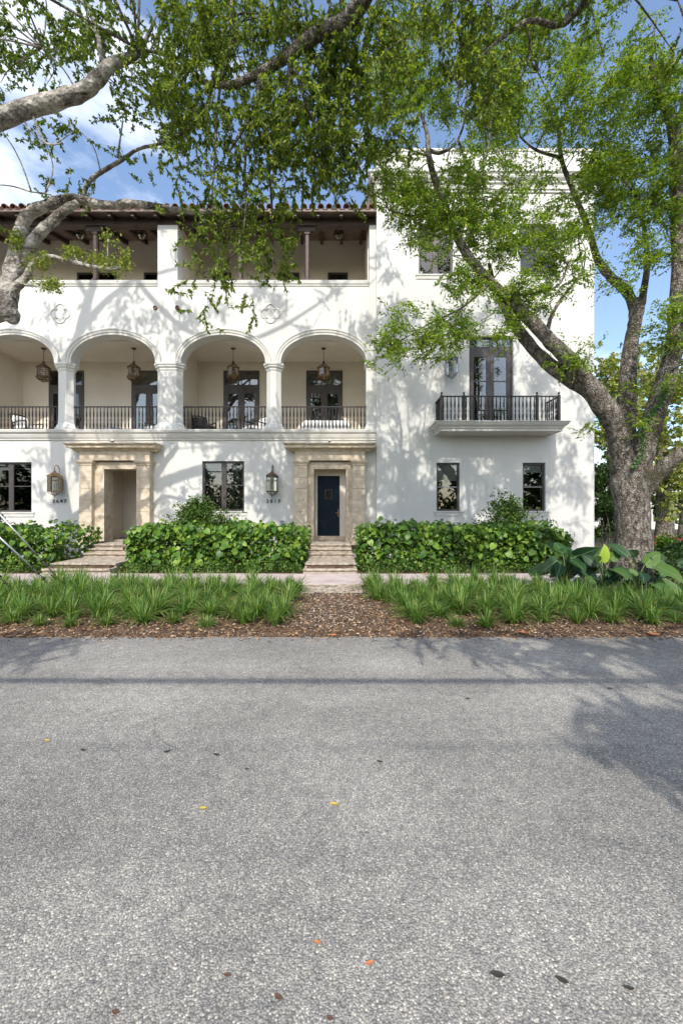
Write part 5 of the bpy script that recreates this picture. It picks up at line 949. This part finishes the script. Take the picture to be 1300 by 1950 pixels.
def fleaf(px, py, col, ln, lab, zf=None):
    Y = F*EYE/(py-975); p = P(px,py,Y); p.z = .004
    if Y > YR: 
        Y = F*(EYE-.05)/(py-975); p = P(px,py,Y); p.z = zverge(p.x,Y)+.03
    b = MB(); a = random.uniform(-.5,.5); n = 6; L1 = [(-.5+i/n) for i in range(n+1)]; vs = []
    for t in L1: wd = .21*math.cos(t*math.pi)**.8; vs += [(t,wd,.1*abs(t)+.1), (t,0,.02+.14*t*t), (t,-wd,.06+.1*abs(t))]
    b.add(vs, [f for i in range(n) for f in ((3*i,3*i+3,3*i+4,3*i+1),(3*i+1,3*i+4,3*i+5,3*i+2))], True); b.tube([(.5,0,.06),(.72,.04,.02)], .012, 4)
    o = b.build('fallen_leaf', fallen[col], None, Matrix.Translation(p) @ Matrix.Rotation(a,4,'Z') @ Matrix.Scale(ln,4)); tag(o, lab, 'leaf', 'fallen leaves'); return o
gl_ = 'small brown dry leaf lying flat on the pale asphalt'
for px, py, c_, ln, lab in ((90,1412,'yellow',.055,'yellow fallen leaf on the road, the brightest of the yellow ones'),(387,1541,'yellow',.05,'yellow-green fallen leaf on the asphalt, near another alike'),(636,1533,'yellow',.055,'yellow-brown fallen leaf on the asphalt in line with the path'),
    (318,1433,'dark',.055,None),(412,1439,'dark',.06,None),(470,1466,'dark',.035,None),(723,1452,'dark',.05,None),(890,1332,'dark',.05,None),(1160,1312,'brown',.05,None),(433,1860,'brown',.035,None),(530,1902,'brown',.04,None),(604,1797,'orange',.035,None),(703,1837,'orange',.04,None),(947,1860,'dark',.06,None),(220,1931,'brown',.035,None),(628,1942,'brown',.03,None),(1197,1885,'dark',.04,None),(158,1430,'dark',.05,None),(1070,1870,'dark',.05,None)):
    fleaf(px, py, c_, ln, lab or gl_.replace('brown', {'dark':'blackish','brown':'brown','orange':'reddish-orange'}[c_]))
fleaf(268, 1172, 'orange', .2, 'large curled orange leaf among the grass left of the path'); fleaf(808, 1098, 'orange', .16, 'red-orange leaf at the pavement edge right of the steps'); fleaf(1245, 1207, 'orange', .17, 'orange leaf on the mulch below the broad-leaved plants'); fleaf(634, 1208, 'orange', .12, 'orange leaf on the road edge at the foot of the mulch path'); fleaf(995, 1204, 'orange', .14, 'tan leaf on the mulch edge right of the path')
# ------------------------------------------------------------------ guy wires, poles and overhead lines
def pole(x, y, h, lab):
    p = empty('utility_pole', (x,y,0), lab, 'pole', 'utility poles'); b = MB(); b.lathe([(.17,-.1),(.16,2),(.12,h),(.02,h+.02)], x, y, 12); b.build('shaft', M['pole'], p); box('crossarm', M['pole'], p, x-.06, x+.06, y-.9, y+.9, h-.7, h-.55); return p
pole(-17.6, 8.3, 11, 'timber utility pole holding the guy wires'); pole(-30, -6.0, 10.6, 'timber utility pole across the street, left one'); pole(32, -6.0, 10.6, 'timber utility pole across the street, right one')
for (p0, p1, Y, lab) in (((0,980),(97,1086),9.7,'steel guy wire crossing before the stone steps, the highest of three'), ((0,1024),(92,1110),9.2,'steel guy wire with clamps, the middle of three'), ((0,1098),(28,1132),8.7,'steel guy wire lowest to the grass')):
    a = P(*p1, Y); d = P(*p0, Y-.05)-a; top = a + d*(8.2/ max(.1,d.z)); a = a - d.normalized()*.3
    G = empty('guy_wire', a, lab, 'cable', 'guy wires'); b = MB(); b.tube([a, top], .012, 7); b.build('strand', M['gal'], G)
    dn = d.normalized(); s0 = a+dn*.9; b = MB(); b.tube([s0, s0+dn*1.7], .022, 8); b.build('sleeve', M['gal'], G)
    for t in (.45,.62,.8):
        c = a+dn*t; b = MB(); b.tube([c-dn*.04, c+dn*.04], .026, 7); b.build('clamp', M['iron'], G)
for z, y, r_, lab in ((5.3,-5.35,.05,'thick black bundled cable over the street'), (9.8,-5.9,.012,'thin wire highest above the street'), (9.2,-6.6,.012,'thin wire beside the pole line over the street')):
    yy = 4.72 - z/(-SUN.z)*SUN.y if r_ > .02 else y; b = MB(); b.tube([(-30+62*t/24, yy, z+.55*((t/12-1)**2)-.0) for t in range(25)], r_, 6); tag(b.build('overhead_cable', M['cable']), lab, 'cable', 'overhead lines')
